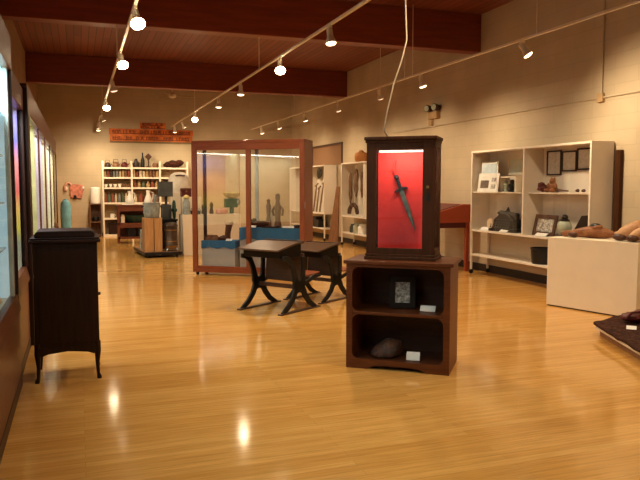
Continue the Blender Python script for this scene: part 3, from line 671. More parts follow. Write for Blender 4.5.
def figurine(name, label, k, loc, h, sx=1.):
    o = B().lathe([(.05, 0), (.055, .02), (.03, h * .2), (.05, h * .45), (.055, h * .6), (.025, h * .72), (.036, h * .85), (.02, h * .97), (0, h)], seg=14, sx=sx).obj(name, M[k], loc=loc); return tag(o, label, 'figurine', 'figurines in the right cabinet')
figurine('figurine', 'greenish figurine under the small cream tray, right cabinet', 'jarglass', (6.60, 9.50, ZU), .19)
figurine('figurine', 'black figurine at left beneath the small cream tray', 'black', (6.62, 9.36, ZU), .20, 1.2)
figurine('figurine', 'black figurine at the right beneath the small cream tray', 'green', (6.62, 9.23, ZU), .20, 1.2)
# black cast machine, lower left
o = thing('antique_machine', 'black cast antique machine with round pale disc, lower left of right cabinet', 'machine', (6.58, 9.47, ZB), FW)
B().box(-.34, .36, -.10, .11, 0, .06).box(-.22, .30, -.08, .10, .06, .20).prism([(-.22, .20), (-.05, .30), (.12, .30), (.30, .20)], -.07, .09).obj('machine_body', M['iron'], o, bev=.01)
B().cyl((-.14, .0, .30), (.32, .0, .27), .045).cyl((-.2, .0, .30), (-.14, 0, .30), .02).obj('roller', M['black'], o)
m_ = B()
for k in range(9): m_.tube([(-.10 + k * .045, -.06, .2), (-.04 + k * .02, -.03, .30), (.02 + k * .008, .02, .40 - abs(k - 4) * .015)], .009, 6)
m_.obj('lever_fan', M['iron'], o)
k_ = B()
for r_ in range(3):
    for q in range(8): k_.cyl((-.26 + q * .07, -.105 + r_ * .012, .07 + r_ * .035), (-.26 + q * .07, -.115 + r_ * .012, .085 + r_ * .035), .012, seg=8)
k_.obj('key_row', M['greyp'], o)
B().cyl((-.30, -.10, .12), (-.30, -.07, .12), .085, seg=20).obj('disc', M['cream'], o)
card('white label card at left of the black machine, right cabinet', .20, .09, (6.445, 9.90, ZB), FW + .2, 1.0, 'label cards in the right cabinet')
card('white label card in front of the black machine, right cabinet', .20, .09, (6.425, 9.33, ZB + .001), FW + .05, 1.0, 'label cards in the right cabinet')
o = B().box(-.09, .09, -.03, .03, 0, .02).cyl((-.05, 0, .02), (.05, 0, .035), .016).obj('small_tool', M['leather'], loc=(6.58, 10.08, ZB), rz=FW); tag(o, 'small reddish brown tool at far left of lower cabinet bay', 'tool')
# right bay
for y, h, z, l in ((8.50, .37, 1.675, 'tall framed certificate, leftmost of three hung in right cabinet'), (8.165, .30, 1.725, 'middle framed certificate of three hung in right cabinet'), (7.84, .31, 1.74, 'rightmost framed certificate of three, cut off by cabinet edge')):
    picture('certificate_frame', l, 'framed certificate', .325 if y > 8.4 else .315, h, .022, M['darkframe'], M['lines'], (6.755, y, z), FW, group='framed certificates in right cabinet')
o = B().ell((0, 0, .055), (.085, .06, .055), rough=.5).ell((-.03, 0, .10), (.05, .05, .04), rough=.4).obj('clay_lump', M['darkred'], loc=(6.60, 8.56, ZU + .012)); tag(o, 'dark red rounded lump on the upper right shelf of cabinet', 'carving')
o = thing('stuffed_toy', 'small seated brown figure on the upper right shelf', 'figurine', (6.60, 8.33, ZU), FW)
B().ell((0, 0, .075), (.07, .06, .075)).ell((0, -.01, .165), (.048, .045, .045)).ell((-.06, -.05, .03), (.03, .06, .03)).ell((.06, -.05, .03), (.03, .06, .03)).ell((-.08, -.02, .09), (.025, .025, .05)).ell((.08, -.02, .09), (.025, .025, .05)).ell((-.035, 0, .205), (.018, .012, .018)).ell((.035, 0, .205), (.018, .012, .018)).obj('toy_body', M['leather'], o)
o = B().tube([(-.12, 0, .03), (-.05, 0, .03), (.12, 0, .022)], [.02, .016, .010]).ell((-.11, 0, .03), (.04, .025, .03)).obj('tobacco_pipe', M['leatherdk'], loc=(6.58, 8.09, ZU), rz=FW); tag(o, 'long dark pipe lying right of the brown seated figure', 'pipe')
for y, l in ((7.80, 'left one of two tiny dark pieces on upper right shelf'), (7.68, 'right one of two tiny dark pieces on upper right shelf')):
    o = B().ell((0, 0, .022), (.035, .03, .022), 10, 6, rough=.4).obj('small_carving', M['leatherdk'], loc=(6.60, y, ZU + .008)); tag(o, l, 'carving', 'tiny dark pieces on the shelf')
picture('picture_frame', 'wide brown frame with grey photograph, lower right bay of cabinet', 'picture frame', .50, .32, .06, M['brownframe'], M['photo'], (6.53, 8.43, ZB), FW, .22)
card('white label card leaning before the wide brown frame', .26, .07, (6.455, 8.42, ZB), FW, .9, 'label cards in the right cabinet')
o = thing('glass_lantern', 'pale green glass jar lantern with black lid and base', 'lantern', (6.55, 7.99, ZB))
B().lathe([(.075, 0), (.08, .02), (.06, .045), (.05, .06)]).obj('base', M['black'], o)
B().lathe([(.05, .06), (.09, .10), (.105, .16), (.095, .21), (.06, .245)]).obj('jar', M['jarglass'], o)
B().lathe([(.06, .24), (.075, .255), (.04, .275), (.05, .30), (.03, .33), (0, .34)]).obj('lid', M['black'], o)
picture('picture_frame', 'black backed picture leaning sideways at the right end of lower bay', 'picture frame', .24, .40, .03, M['darkframe'], M['black'], (6.57, 7.74, ZB), R(180), .6)
o = thing('black_bucket', 'black round bucket on the lower shelf of right cabinet', 'bucket', (6.59, 8.50, ZL))
B().lathe([(.155, 0), (.17, .02), (.185, .22), (.195, .225), (.195, .24), (.175, .24), (.16, .05), (.02, .04)], seg=24).obj('pail', M['black'], o)
B().tube([(-.19, 0, .23), (-.12, -.14, .225), (0, -.20, .22), (.12, -.14, .225), (.19, 0, .23)], .006).obj('handle', M['iron'], o)
# --- middle cabinet (pelts)
def pelt(label, y, z, h, w):
    o = B(); pr = [(0, 0), (w * .25, -h * .04), (w * .5, -h * .25), (w * .42, -h * .5), (w * .5, -h * .7), (w * .2, -h * .9), (0, -h), (-w * .15, -h * .88), (-w * .45, -h * .7), (-w * .4, -h * .45), (-w * .5, -h * .22), (-w * .2, -h * .04)]
    o.prism(pr, -.02, .02, 'xz'); o = o.obj('hanging_pelt', M['pelt'], loc=(6.60, y, z), rz=FW, bev=.012); return tag(o, label, 'pelt', 'pelts in the middle white cabinet')
pelt('leftmost hanging brown pelt in the middle white cabinet', 16.26, 1.86, .80, .20)
pelt('wide dark pelt hung second from left in middle white cabinet', 15.88, 1.96, .72, .26)
pelt('long thin pelt third from left in the middle white cabinet', 15.50, 1.88, .66, .16)
o = B().tube([(-.26, 0, .03), (-.24, 0, .14), (-.12, 0, .24), (.05, 0, .27), (.2, 0, .2), (.26, 0, .08), (.26, 0, .03)], [.05, .055, .05, .05, .055, .05, .04], 10).obj('horse_collar', M['fur'], loc=(6.53, 15.90, ZB + .02), rz=FW); tag(o, 'dark arched fur collar on the floor of middle white cabinet', 'collar')
for y, w, h, k, l in ((16.0, .10, .22, 'greyp', 'grey jar at left on lower shelf of middle cabinet'), (15.72, .12, .26, 'jarglass', 'pale glass jar on lower shelf of middle cabinet'), (15.38, .13, .24, 'paper', 'white jar on lower shelf of middle cabinet')):
    o = B().lathe([(w * .9, 0), (w, .02), (w, h * .7), (w * .7, h * .85), (w * .7, h), (0, h)], seg=16).obj('storage_jar', M[k], loc=(6.58, y, ZL)); tag(o, l, 'jar', 'jars under the middle cabinet')
o = B().lathe([(.15, 0), (.19, .05), (.20, .15), (.17, .22), (.08, .25), (.05, .29), (0, .29)], seg=18, sx=.8).obj('wicker_basket', M['orange'], loc=(6.58, 15.52, 2.111)); tag(o, 'orange brown basket on top of the middle white cabinet', 'basket')
# --- farthest cabinet (tools)
for i, (y, z, l0, tx, l) in enumerate(((18.9, ZB, .78, -.16, 'leftmost leaning stick in the farthest white cabinet'), (18.62, ZB, .70, -.22, 'middle leaning stick in the farthest white cabinet'), (18.35, ZB, .85, -.10, 'rightmost leaning stick in the farthest white cabinet'))):
    o = B().tube([(.0, -.10, 0), (tx, .06, l0)], [.026, .018], 8).tube([(tx - .10, .06, l0 - .05), (tx + .09, .07, l0 + .03)], .02, 8).obj('wooden_tool', M['tools'], loc=(6.60, y, z + .02), rz=FW); tag(o, l, 'tool', 'sticks in the farthest cabinet')
o = B().cyl((0, 0, 0), (0, -.03, 0), .13, seg=20).cyl((0, -.03, 0), (0, -.06, 0), .05).obj('round_plate', M['greyp'], loc=(6.745, 20.3, 1.76), rz=FW); tag(o, 'grey round plate hung in the farthest white cabinet', 'plate')
o = B().ell((0, 0, 0), (.16, .05, .16), rough=.3).obj('felt_hat', M['black'], loc=(6.68, 18.9, 1.90), rz=FW); tag(o, 'black hat hanging at top of the farthest white cabinet', 'hat')
o = thing('stuffed_bird', 'dark bird standing low in the farthest white cabinet', 'bird figure', (6.6, 20.2, ZB), FW)
B().ell((0, 0, .17), (.16, .07, .09), mx=Matrix.Rotation(R(-25), 3, 'Y')).ell((.14, 0, .29), (.05, .045, .05)).tube([(.18, 0, .29), (.24, 0, .28)], [.015, .004]).tube([(-.1, 0, .12), (-.26, 0, .04)], [.05, .02]).tube([(.02, .02, .1), (.02, .02, 0)], .01).tube([(.02, -.02, .1), (.02, -.02, 0)], .01).obj('bird_body', M['leatherdk'], o)
o = B().box(-.35, .35, -.12, .12, 0, .22).box(-.30, .1, -.1, .1, .22, .30).obj('dark_box', M['black'], loc=(6.58, 18.7, ZL), rz=FW, bev=.01); tag(o, 'black box on the lower shelf of the farthest cabinet', 'box')
# leaning plank and pin board
o = B().prism([(-.18, 0), (.18, 0), (.14, .5), (.085, 1.1), (.05, 1.52), (-.05, 1.52), (-.085, 1.1), (-.14, .5)], -.02, .02, 'xz', Matrix.Rotation(R(-7), 4, 'X')).obj('tapered_plank', wood('brown_plank', (.17, .075, .03), (.27, .125, .05), 'z', .5), loc=(6.40, 16.98, 0), rz=FW + R(25), bev=.004); tag(o, 'tapered brown plank leaning between two white cabinets', 'plank')
o = thing('pin_board', 'brown pin board on the right wall above the farthest white cabinet', 'board', (XW, 18.55, 2.12), FW)
B().box(-1.2, 1.2, -.02, 0, .0, .56).obj('panel', M['cork'], o)
B().box(-1.24, 1.24, -.035, 0, .54, .60).box(1.18, 1.24, -.035, 0, 0, .54).box(-1.24, -1.18, -.035, 0, 0, .54).obj('frame', M['brownframe'], o)

# red sloped display table by the right wall
o = thing('sloped_display_table', 'red stained display table with sloping top behind the sword cabinet', 'display table', (0, 10.46, 0))
B().prism([(5.75, .87), (6.56, .87), (6.56, 1.195), (6.40, 1.195), (5.75, 1.02)], 0, 1.35, 'xz').obj('table_box', M['redwood'], o, bev=.006)
B().prism([(5.80, 1.038), (6.36, 1.188), (6.36, 1.196), (5.80, 1.046)], .06, 1.29, 'xz').obj('glass_top', M['darkred'], o)
for x in (5.80, 6.50):
    for y in (.05, 1.30): B().box(x - .032, x + .032, y - .032, y + .032, 0, .87).obj('leg', M['redwood'], o, bev=.003)
B().box(5.82, 6.48, .03, .05, .78, .87).box(5.78, 5.80, .08, 1.27, .78, .87).obj('apron', M['darkred'], o)

# dark post, conduit, emergency light
o = B().box(6.735, 6.795, 7.17, 7.255, 0, 1.99).box(6.72, 6.798, 7.155, 7.27, 0, .10).obj('wooden_post', M['swood'], bev=.004); tag(o, 'dark brown upright board against wall beside the right cabinet', 'post')
o = thing('wall_conduit', 'painted conduit running along right wall with a vertical riser', 'conduit', (XW - .016, 7.6, 2.72))
B().cyl((0, -10.1, 0), (0, 6.55, 0), .012, seg=10).obj('horizontal_pipe', M['wall_r'], o)
B().cyl((0, 0, 0), (0, 0, ZC - 2.72), .014, seg=10).obj('riser_pipe', M['wall_r'], o)
B().box(-.03, .014, -.05, .06, -.06, .06).obj('junction_box', M['tanbox'], o, bev=.006)
o = thing('emergency_light', 'small tan emergency light with two lamp heads on right wall', 'emergency light', (XW, 12.2, 2.78))
B().box(-.10, 0, -.17, .17, .08, .22).obj('housing', M['tanbox'], o, bev=.01)
B().box(-.06, 0, .10, .22, -.04, .08).obj('bracket_box', M['tanbox'], o, bev=.006)
for y in (-.15, .14):
    h = B().cyl((-.07, y, .22), (-.07, y, .27), .015).cyl((-.02, y, .29), (-.16, y - .03, .29), .05, .075, 18).obj('lamp_head', M['leatherdk'], o)
    B().cyl((-.160, y - .03, .29), (-.168, y - .032, .29), .062, seg=18).obj('lens', M['jarglass'], h)

# ------------------------------------------------------------------ cream plinth with boots, hide platform
PO = (5.585, 7.12); PA = math.atan2(-1.15, .325)
def inp(x, y, z): return inb(x, y, z, PO, PA)
o = thing('white_plinth', 'large cream painted plinth at right with leather boots on top', 'plinth', (PO[0], PO[1], 0), PA)
B().box(0, 1.195, 0, .56, .014, .87).obj('plinth_body', M['plinth'], o, bev=.004)
B().box(.01, 1.185, .012, .55, 0, .014).obj('base_strip', M['base'], o)
def boot(label, pts, rad, mat, toe, toe_r, opening=None):
    """an old boot: pts run from the toe to the top of the shaft in plinth coordinates"""
    p0 = Vector(pts[0]); p0.z = 0; q = [Vector(p) - p0 for p in pts]
    o = thing('leather_boot', label, 'boot', inp(p0.x, p0.y, .874), PA, 'old leather boots on the plinth')
    B().tube(q, rad, 16).obj('boot_upper', mat, o)
    B().ell(Vector(toe) - p0, toe_r, 16, 8).obj('toe_cap', M['leatherdk'], o)
    if opening:
        a = Vector(opening) - p0
        B().ell(a - Vector((0, 0, .02)), (.105, .072, .048), 16, 8, mx=Matrix.Rotation(R(-20), 3, 'Y')).obj('collar', mat, o)
        B().ell(a, (.088, .058, .048), 16, 8, mx=Matrix.Rotation(R(-12), 3, 'Y')).obj('opening', M['black'], o)  # solid black ellipsoid drawn for the shaded hollow of the shaft
    return o
boot('dark brown leather boot with black opening, left on the cream plinth', ((.23, .13, .045), (.30, .16, .058), (.38, .21, .07), (.46, .27, .075), (.60, .32, .06), (.68, .35, .05)), [.035, .05, .066, .082, .06, .035], M['leather'], (.27, .145, .040), (.075, .055, .040), (.47, .275, .132))
boot('large tan leather boot with dark toe, right end of the cream plinth', ((.85, .13, .05), (.90, .17, .075), (.97, .22, .105), (1.04, .28, .135), (1.12, .36, .165), (1.20, .42, .19)), [.035, .075, .100, .108, .095, .08], M['tan'], (.885, .145, .045), (.09, .075, .045))
o = B().ell((0, 0, .04), (.08, .05, .038), rough=.4).ell((.07, .02, .03), (.05, .04, .03), rough=.4).obj('leather_glove', M['leather'], loc=inp(.10, .25, .872), rz=PA); tag(o, 'crumpled brown leather piece at left end of the cream plinth', 'leather piece')
o = B().tube([(0, 0, .045), (.12, .01, .055), (.28, .02, .085), (.44, .03, .13), (.52, .04, .15)], [.022, .038, .045, .05, .045], 12).obj('leather_strap', M['tan'], loc=inp(.56, .46, .871), rz=PA); tag(o, 'long tan leather piece rising behind the boots on plinth', 'leather piece')
boot('tan boot with dark toe furthest right on the cream plinth', ((1.05, .06, .05), (1.09, .10, .07), (1.13, .15, .09), (1.18, .20, .11), (1.24, .25, .13)), [.03, .06, .075, .08, .07], M['tan'], (1.08, .07, .042), (.075, .055, .042))

HO = (4.905, 5.50); HA = R(-14)
E1 = Vector((.92, .39)); E2 = Vector((-.39, -.92))
def hin(u, v, z): return (HO[0] + E1.x * u + E2.x * v, HO[1] + E1.y * u + E2.y * v, z)
def hl(u, v): return (E1.x * u + E2.x * v, E1.y * u + E2.y * v)
o = thing('low_platform', 'low pale edged floor platform at the right edge beneath the fur hide', 'platform', (HO[0], HO[1], 0), 0)
B().prism([hl(.02, .02), hl(1.0, .02), hl(1.0, 1.5), hl(.02, 1.5)], .066, .092, 'xy').obj('deck', M['shelfedge'], o, bev=.003)
B().prism([hl(.08, .08), hl(.95, .08), hl(.95, 1.45), hl(.08, 1.45)], 0, .066, 'xy').obj('base', M['crate_dk'], o)
hb = B(); nx, ny = 30, 40; vs = []
for j in range(ny + 1):
    for i in range(nx + 1):
        u, v = i / nx, j / ny
        uu = -.01 + 1.01 * u + .03 * noise.noise(Vector((v * 7, 1.3, 0))) * (1 - u); vv = -.01 + 1.5 * v + .025 * noise.noise(Vector((u * 6, 4.3, 0))) * (1 - v)
        p = hl(uu, vv)
        vs.append((p[0], p[1], .104 + .012 * noise.noise(Vector((p[0] * 6, p[1] * 6, 0)))))
fs = [(j * (nx + 1) + i, j * (nx + 1) + i + 1, (j + 1) * (nx + 1) + i + 1, (j + 1) * (nx + 1) + i) for j in range(ny) for i in range(nx)]
hb._add(vs, fs)
o = hb.obj('fur_hide', M['fur'], loc=(HO[0], HO[1], 0), ang=180); tag(o, 'dark brown fur hide spread over the low floor platform', 'fur hide')
sm = o.modifiers.new('thickness', 'SOLIDIFY'); sm.thickness = .022; sm.offset = 1
o = B().ell((0, 0, .05), (.15, .11, .05), 16, 8, rough=.35).ell((.11, .04, .07), (.09, .07, .05), rough=.3).tube([(-.13, -.05, .05), (-.10, -.09, .11), (.02, -.10, .12), (.1, -.07, .08)], .012).obj('leather_pouch', M['darkred'], loc=(5.30, 5.36, .138), rz=R(-10)); tag(o, 'dark red leather pouch lying on the fur hide at right edge', 'pouch')
card('white label card lying on fur hide near the dark red pouch', .09, .06, (4.96, 5.06, .137), R(-45), 1.1)

# ------------------------------------------------------------------ far end: shelving, sideboard, machinery, plinths
o = thing('white_shelving', 'tall cream three-bay shelving unit against the far wall', 'shelving', (.69, 21.58, 0))
SHZ = (.06, .56, 1.03, 1.49, 1.80, 2.10); SB = .845
for k in range(4): B().box(k * SB, k * SB + .05, 0, .38, 0, 2.29).obj('upright', M['shelfedge'], o)
for z in SHZ:
    for k in range(3): B().box(k * SB + .05, (k + 1) * SB, 0 if z > .1 else -.01, .38, z - .05 if z > .1 else 0, z).obj('shelf', M['shelfedge'], o)
B().box(.05, 3 * SB, .365, .38, 0, 2.05).obj('back_panel', flat('shelving_back_board', (.36, .25, .14), .8), o)
def sh(k, f): return .69 + k * SB + .05 + f * (SB - .05)
# tins on the fifth shelf, jars below
bayn = ['left bay', 'middle bay', 'right bay']
random.seed(3)
def row(name, cat, z, k, n, h, r, mats, names, lvl, prof, f0=0., f1=1., yy=21.72):
    for i in range(n):
        j = random.randrange(len(mats)); hh = h * random.uniform(.82, 1.08); rr = r * random.uniform(.85, 1.1)
        o = B().lathe([(a * rr, b * hh) for a, b in prof], seg=12).obj(name, mats[j], loc=(sh(k, f0 + (i + .5) / n * (f1 - f0)), yy + random.uniform(-.02, .02), z + .001))
        tag(o, '%s %s, %s from left on %s of the far shelving, %s' % (names[j], cat, ORD[i], lvl, bayn[k]), cat, '%ss on the %s, %s' % (cat, lvl, bayn[k]))
TIN = [(.95, 0), (1, .02), (1, .96), (.92, 1), (0, 1)]
JAR = [(.9, 0), (1, .03), (1, .62), (.55, .74), (.5, .9), (.58, .92), (.58, 1), (0, 1)]
BOWL = [(.4, 0), (.45, .06), (.85, .5), (1, 1), (.92, 1), (.75, .5), (.0, .12)]
JUG = [(.7, 0), (1, .3), (.95, .55), (.55, .8), (.65, 1), (.55, 1), (.4, .8), (0, .2)]
row('tin', 'tin', 1.80, 0, 9, .20, .036, TINS, TINN, 'upper shelf', TIN)
row('tin', 'tin', 1.80, 1, 8, .20, .040, [TINS[3], TINS[1], TINS[0], TINS[4]], ['red', 'tan', 'brown', 'cream'], 'upper shelf', TIN)
row('bowl', 'bowl', 1.49, 0, 6, .11, .055, [M['paper'], TINS[4], TINS[0]], ['white', 'cream', 'brown'], 'third shelf down', BOWL)
row('jug', 'jug', 1.49, 1, 6, .20, .058, [TINS[3], TINS[4], TINS[2], TINS[1]], ['red', 'cream', 'dull green', 'tan'], 'third shelf down', JUG)
row('jar', 'jar', 1.03, 0, 8, .30, .042, [TINS[2], TINS[6], TINS[0], TINS[3], TINS[5], TINS[4]], ['dull green', 'near-black', 'brown', 'red', 'grey', 'cream'], 'fourth shelf down', JAR)
row('crock', 'crock', 1.03, 1, 5, .26, .066, [TINS[3], TINS[4], TINS[0]], ['red', 'cream', 'brown'], 'fourth shelf down', JUG)
row('bottle', 'bottle', 1.49, 2, 4, .24, .045, [TINS[3], TINS[0], TINS[6]], ['red', 'brown', 'near-black'], 'third shelf down', JAR, .0, .6)
o = B().lathe([(.05, 0), (.06, .02), (.065, .12), (.06, .12), (.0, .02)], seg=14).tube([(.062, 0, .1), (.10, 0, .08), (.062, 0, .03)], .009).obj('mug', M['paper'], loc=(sh(0, .28), 21.70, .561)); tag(o, 'white mug on the second lowest shelf, left bay of shelving', 'mug')
o = B().lathe([(.1, 0), (.12, .05), (.12, .2), (.07, .26), (0, .28)], seg=14).obj('kettle', M['black'], loc=(sh(0, .62), 21.74, .561)); tag(o, 'black pot right of the white mug on far shelving', 'pot')
o = B().box(-.28, .28, -.13, .13, 0, .3).box(-.29, .29, -.14, .14, .3, .33).obj('dark_box', M['mahog'], loc=(sh(0, .5), 21.76, .061), bev=.006); tag(o, 'dark wooden box on bottom shelf of the far shelving', 'box')
# on top of the shelving
def kettle(label, loc, s, mat):
    o = thing('kettle', label, 'kettle', loc, 0, 'kettles on top of the far shelving')
    B().lathe([(.09 * s, 0), (.11 * s, .03 * s), (.105 * s, .10 * s), (.06 * s, .15 * s), (.03 * s, .165 * s), (0, .18 * s)], seg=16).obj('kettle_body', mat, o)
    B().tube([(-.08 * s, 0, .13 * s), (-.06 * s, 0, .25 * s), (.06 * s, 0, .25 * s), (.08 * s, 0, .13 * s)], .008 * s).obj('handle', M['iron'], o)
    B().tube([(.09 * s, 0, .06 * s), (.15 * s, 0, .13 * s)], [.02 * s, .01 * s]).obj('spout', mat, o)
kettle('blackish kettle leftmost on top of the far shelving', (sh(0, .16), 21.75, 2.101), .85, TINS[6])
kettle('brown kettle with high handle, second on top of shelving', (sh(0, .46), 21.75, 2.101), .95, TINS[0])
kettle('reddish kettle, third on top of the far shelving', (sh(0, .78), 21.75, 2.101), .95, M['darkred'])
o = B().lathe([(.08, 0), (.09, .1), (.06, .18), (.04, .25), (.05, .26), (0, .27)], seg=14).obj('jug', TINS[6], loc=(sh(1, .15), 21.75, 2.101)); tag(o, 'near-black jug on top of shelving, left of the tall bottle', 'jug')
o = B().lathe([(.055, 0), (.06, .04), (.06, .22), (.025, .32), (.02, .44), (.028, .45), (0, .46)], seg=14).obj('tall_bottle', M['black'], loc=(sh(1, .40), 21.75, 2.101)); tag(o, 'tall black bottle on top of the far shelving', 'bottle')
o = thing('oil_lamp', 'dark diamond-topped stand on top of the far shelving', 'lamp', (sh(1, .62), 21.75, 2.101))
B().lathe([(.07, 0), (.08, .02), (.02, .05), (.02, .22), (.04, .24)], seg=14).obj('stand', M['leatherdk'], o)
B().prism([(0, .22), (.11, .33), (0, .44), (-.11, .33)], -.03, .03).obj('diamond_top', M['leatherdk'], o, bev=.01)
o = B().lathe([(.07, 0), (.09, .08), (.07, .14), (0, .16)], seg=14).obj('small_pot', TINS[0], loc=(sh(1, .87), 21.75, 2.101)); tag(o, 'squat brown pot at right end on top of middle bay', 'pot')
o = B().ell((0, 0, .10), (.27, .15, .11), 22, 10, rough=.3).ell((-.18, 0, .07), (.14, .13, .07), rough=.3).ell((.17, -.02, .13), (.14, .13, .10), rough=.3).obj('fur_bundle', M['fur'], loc=(sh(2, .52), 21.74, 2.115)); tag(o, 'dark brown fur bundle heaped on top of the right bay', 'fur')
o = B().lathe([(.08, 0), (.12, .1), (.14, .25), (.08, .38), (.05, .46), (.08, .55), (0, .6)], seg=16).obj('pink_ornament', M['palepink'], loc=(2.50, 21.30, 1.42)); o.location = (3.03, 21.75, 1.491)
tag(o, 'pale pink slender ornament on right bay of the far shelving', 'ornament'); o.scale = (.8, .8, .48)

# orange sign on the far wall
o = thing('wall_sign', 'orange-red wooden sign of two lettered rows high on the far wall', 'sign', (.94, YF, 3.06))
B().box(0, 2.56, -.03, 0, .05, .235).obj('upper_board', M['sign'], o, bev=.003); B().box(.02, 2.54, -.03, 0, -.145, .045).obj('lower_board', M['sign'], o, bev=.003)
B().box(.02, 2.54, -.05, 0, -.20, -.148).obj('shadow_ledge', M['signsh'], o)  # dull brown strip stands for the shadow along the sign's foot
B().box(.92, 1.70, -.03, 0, .25, .44).obj('top_board', M['sign'], o, bev=.003)
random.seed(11)
def letters(x0, x1, z, h):
    b = B(); x = x0
    while x < x1 - .05:
        w = random.uniform(.045, .075); k = random.randrange(4)
        b.box(x, x + .016, -.038, -.03, z, z + h)
        if k != 0: b.box(x + w - .016, x + w, -.038, -.03, z, z + h)
        if k in (1, 3): b.box(x + .016, x + w - .016, -.038, -.03, z + h - .02, z + h)
        if k in (2, 3): b.box(x + .016, x + w - .016, -.038, -.03, z + h * .42, z + h * .42 + .02)
        x += w + (.09 if random.random() < .14 else .022)
    return b
letters(.10, 2.48, .09, .10).box(.10, 2.48, -.034, -.03, .08, .096).obj('lettering', M['signdk'], o); letters(.10, 2.46, -.10, .10).box(.10, 2.46, -.034, -.03, -.11, -.094).obj('lettering', M['signdk'], o); letters(.99, 1.64, .355, .065).box(.99, 1.64, -.034, -.03, .345, .36).obj('lettering', M['signdk'], o); letters(.95, 1.67, .262, .065).box(.95, 1.67, -.034, -.03, .255, .268).obj('lettering', M['signdk'], o)
# garment on the far wall, cylinder, wooden stand with white bin
o = thing('hanging_garment', 'pinkish red garment with white cuffs hung on the far wall', 'garment', (-.10, YF - .005, 1.05))
B().prism([(-.12, .12), (.20, .10), (.24, .30), (.25, .50), (.10, .53), (-.06, .54), (-.14, .48), (-.13, .30)], -.05, 0).obj('garment_body', M['pink'], o, bev=.015)
B().tube([(-.25, -.03, .34), (-.27, -.03, .48), (-.22, -.03, .57), (-.14, -.03, .57), (-.09, -.03, .50)], [.05, .045, .035, .03, .03], 10).obj('sleeve', M['palepink'], o)
B().ell((-.24, -.04, .40), (.045, .03, .07)).obj('cuff', M['paper'], o); B().ell((.25, -.04, .42), (.035, .03, .045)).obj('cuff', M['paper'], o)
B().prism([(-.05, .08), (.06, .10), (.04, .20), (-.03, .20)], -.06, -.045).obj('emblem', M['black'], o)
o = thing('gas_cylinder', 'tall turquoise cylinder standing near the end of left wall cases', 'cylinder', (-.30, 18.0, 0))
B().lathe([(.115, 0), (.125, .02), (.125, 1.02), (.11, 1.10), (.075, 1.16), (.04, 1.18)], seg=22).obj('tank', M['turq'], o)
B().lathe([(.035, 1.175), (.035, 1.20), (.02, 1.21), (0, 1.215)], seg=12).obj('cap', M['turq'], o)
o = thing('wooden_stand', 'brown open wooden stand left of the far shelving', 'stand', (.31, 21.52, 0))
for x in (0, .315): B().box(x, x + .03, 0, .34, 0, 1.0).obj('side_panel', M['tools'], o)
for z in (.03, .44, .98): B().box(.03, .315, 0, .34, z - .01, z + .02).obj('shelf', M['tools'], o)
B().box(.03, .315, .325, .34, 0, 1).obj('back_panel', M['tools'], o)
o = B().lathe([(.135, 0), (.145, .01), (.15, .42), (.14, .47), (.10, .49), (0, .495)], seg=22).obj('white_canister', M['paper'], loc=(.485, 21.69, 1.001)); tag(o, 'white round canister on the brown wooden stand', 'canister')
o = B().lathe([(.07, 0), (.10, .03), (.11, .10), (.08, .13), (0, .14)], seg=16).obj('dark_pot', M['black'], loc=(.48, 21.68, .461)); tag(o, 'black pot inside the brown wooden stand', 'pot')

o = thing('red_sideboard', 'open reddish wood sideboard in front of the far shelving', 'sideboard', (.97, 18.7, 0))
for x in (0, .92):
    for y in (0, .42): B().box(x, x + .05, y, y + .05, 0, 1.0).obj('leg', M['sidewood'], o)
B().box(-.02, .99, -.02, .49, 1.0, 1.03).obj('top', M['sidewood'], o, bev=.004)
B().box(0, .97, .0, .47, .50, .545).obj('shelf', M['sidewood'], o); B().box(0, .97, 0, .47, .12, .18).obj('bottom_shelf', M['sidewood'], o)
B().box(.05, .92, 0, .02, .86, 1.0).box(.05, .92, .45, .47, .18, 1.0).box(.05, .92, -.004, .016, .42, .5).obj('rail', M['sidewood'], o)
o = B().lathe([(.2, 0), (.26, .04), (.33, .17), (.34, .2), (.30, .18), (.2, .05), (0, .04)], seg=24, sy=.5).obj('oval_basin', M['green'], loc=(1.48, 18.92, .546)); tag(o, 'dark green oval basin on middle shelf of red sideboard', 'basin')
o = B().box(-.05, .05, -.05, .05, 0, .19).cyl((0, 0, .19), (0, 0, .22), .04).obj('cream_tin', M['cream'], loc=(1.10, 18.80, .546), bev=.006); tag(o, 'cream tin at left on the middle shelf of red sideboard', 'tin')
for x, w, k, l in ((1.32, .11, 'black', 'black box at left on the bottom of red sideboard'), (1.62, .12, 'greyp', 'grey box at right on the bottom of red sideboard')):
    o = B().box(-w, w, -.1, .1, 0, .2).box(-w - .01, w + .01, -.11, .11, .2, .23).obj('storage_box', M[k], loc=(x, 18.86, .181), bev=.004); tag(o, l, 'box', 'boxes in the red sideboard')
o = draped(B(), 1.10, 1.80, 18.76, 19.02, 1.036, .02, 3).obj('lace_runner', M['paper']); o.location.z = 0; tag(o, 'white cloth runner on top of the red sideboard', 'cloth')
for x, h, l in ((1.30, .36, 'left white ceramic pitcher on top of the red sideboard'), (1.78, .38, 'right white ceramic pitcher on top of the red sideboard')):
    o = thing('white_pitcher', l, 'pitcher', (x, 18.88, 1.037), 0, 'pitchers on the red sideboard')
    B().lathe([(.09, 0), (.10, .02), (.11, .10), (.07, .2), (.045, h * .75), (.06, h), (.05, h), (.03, h * .7), (0, .05)], seg=16).obj('pitcher_body', M['paper'], o)
    B().tube([(.05, 0, h * .9), (.13, 0, h * .8), (.12, 0, .16), (.09, 0, .1)], .011).obj('handle', M['paper'], o)

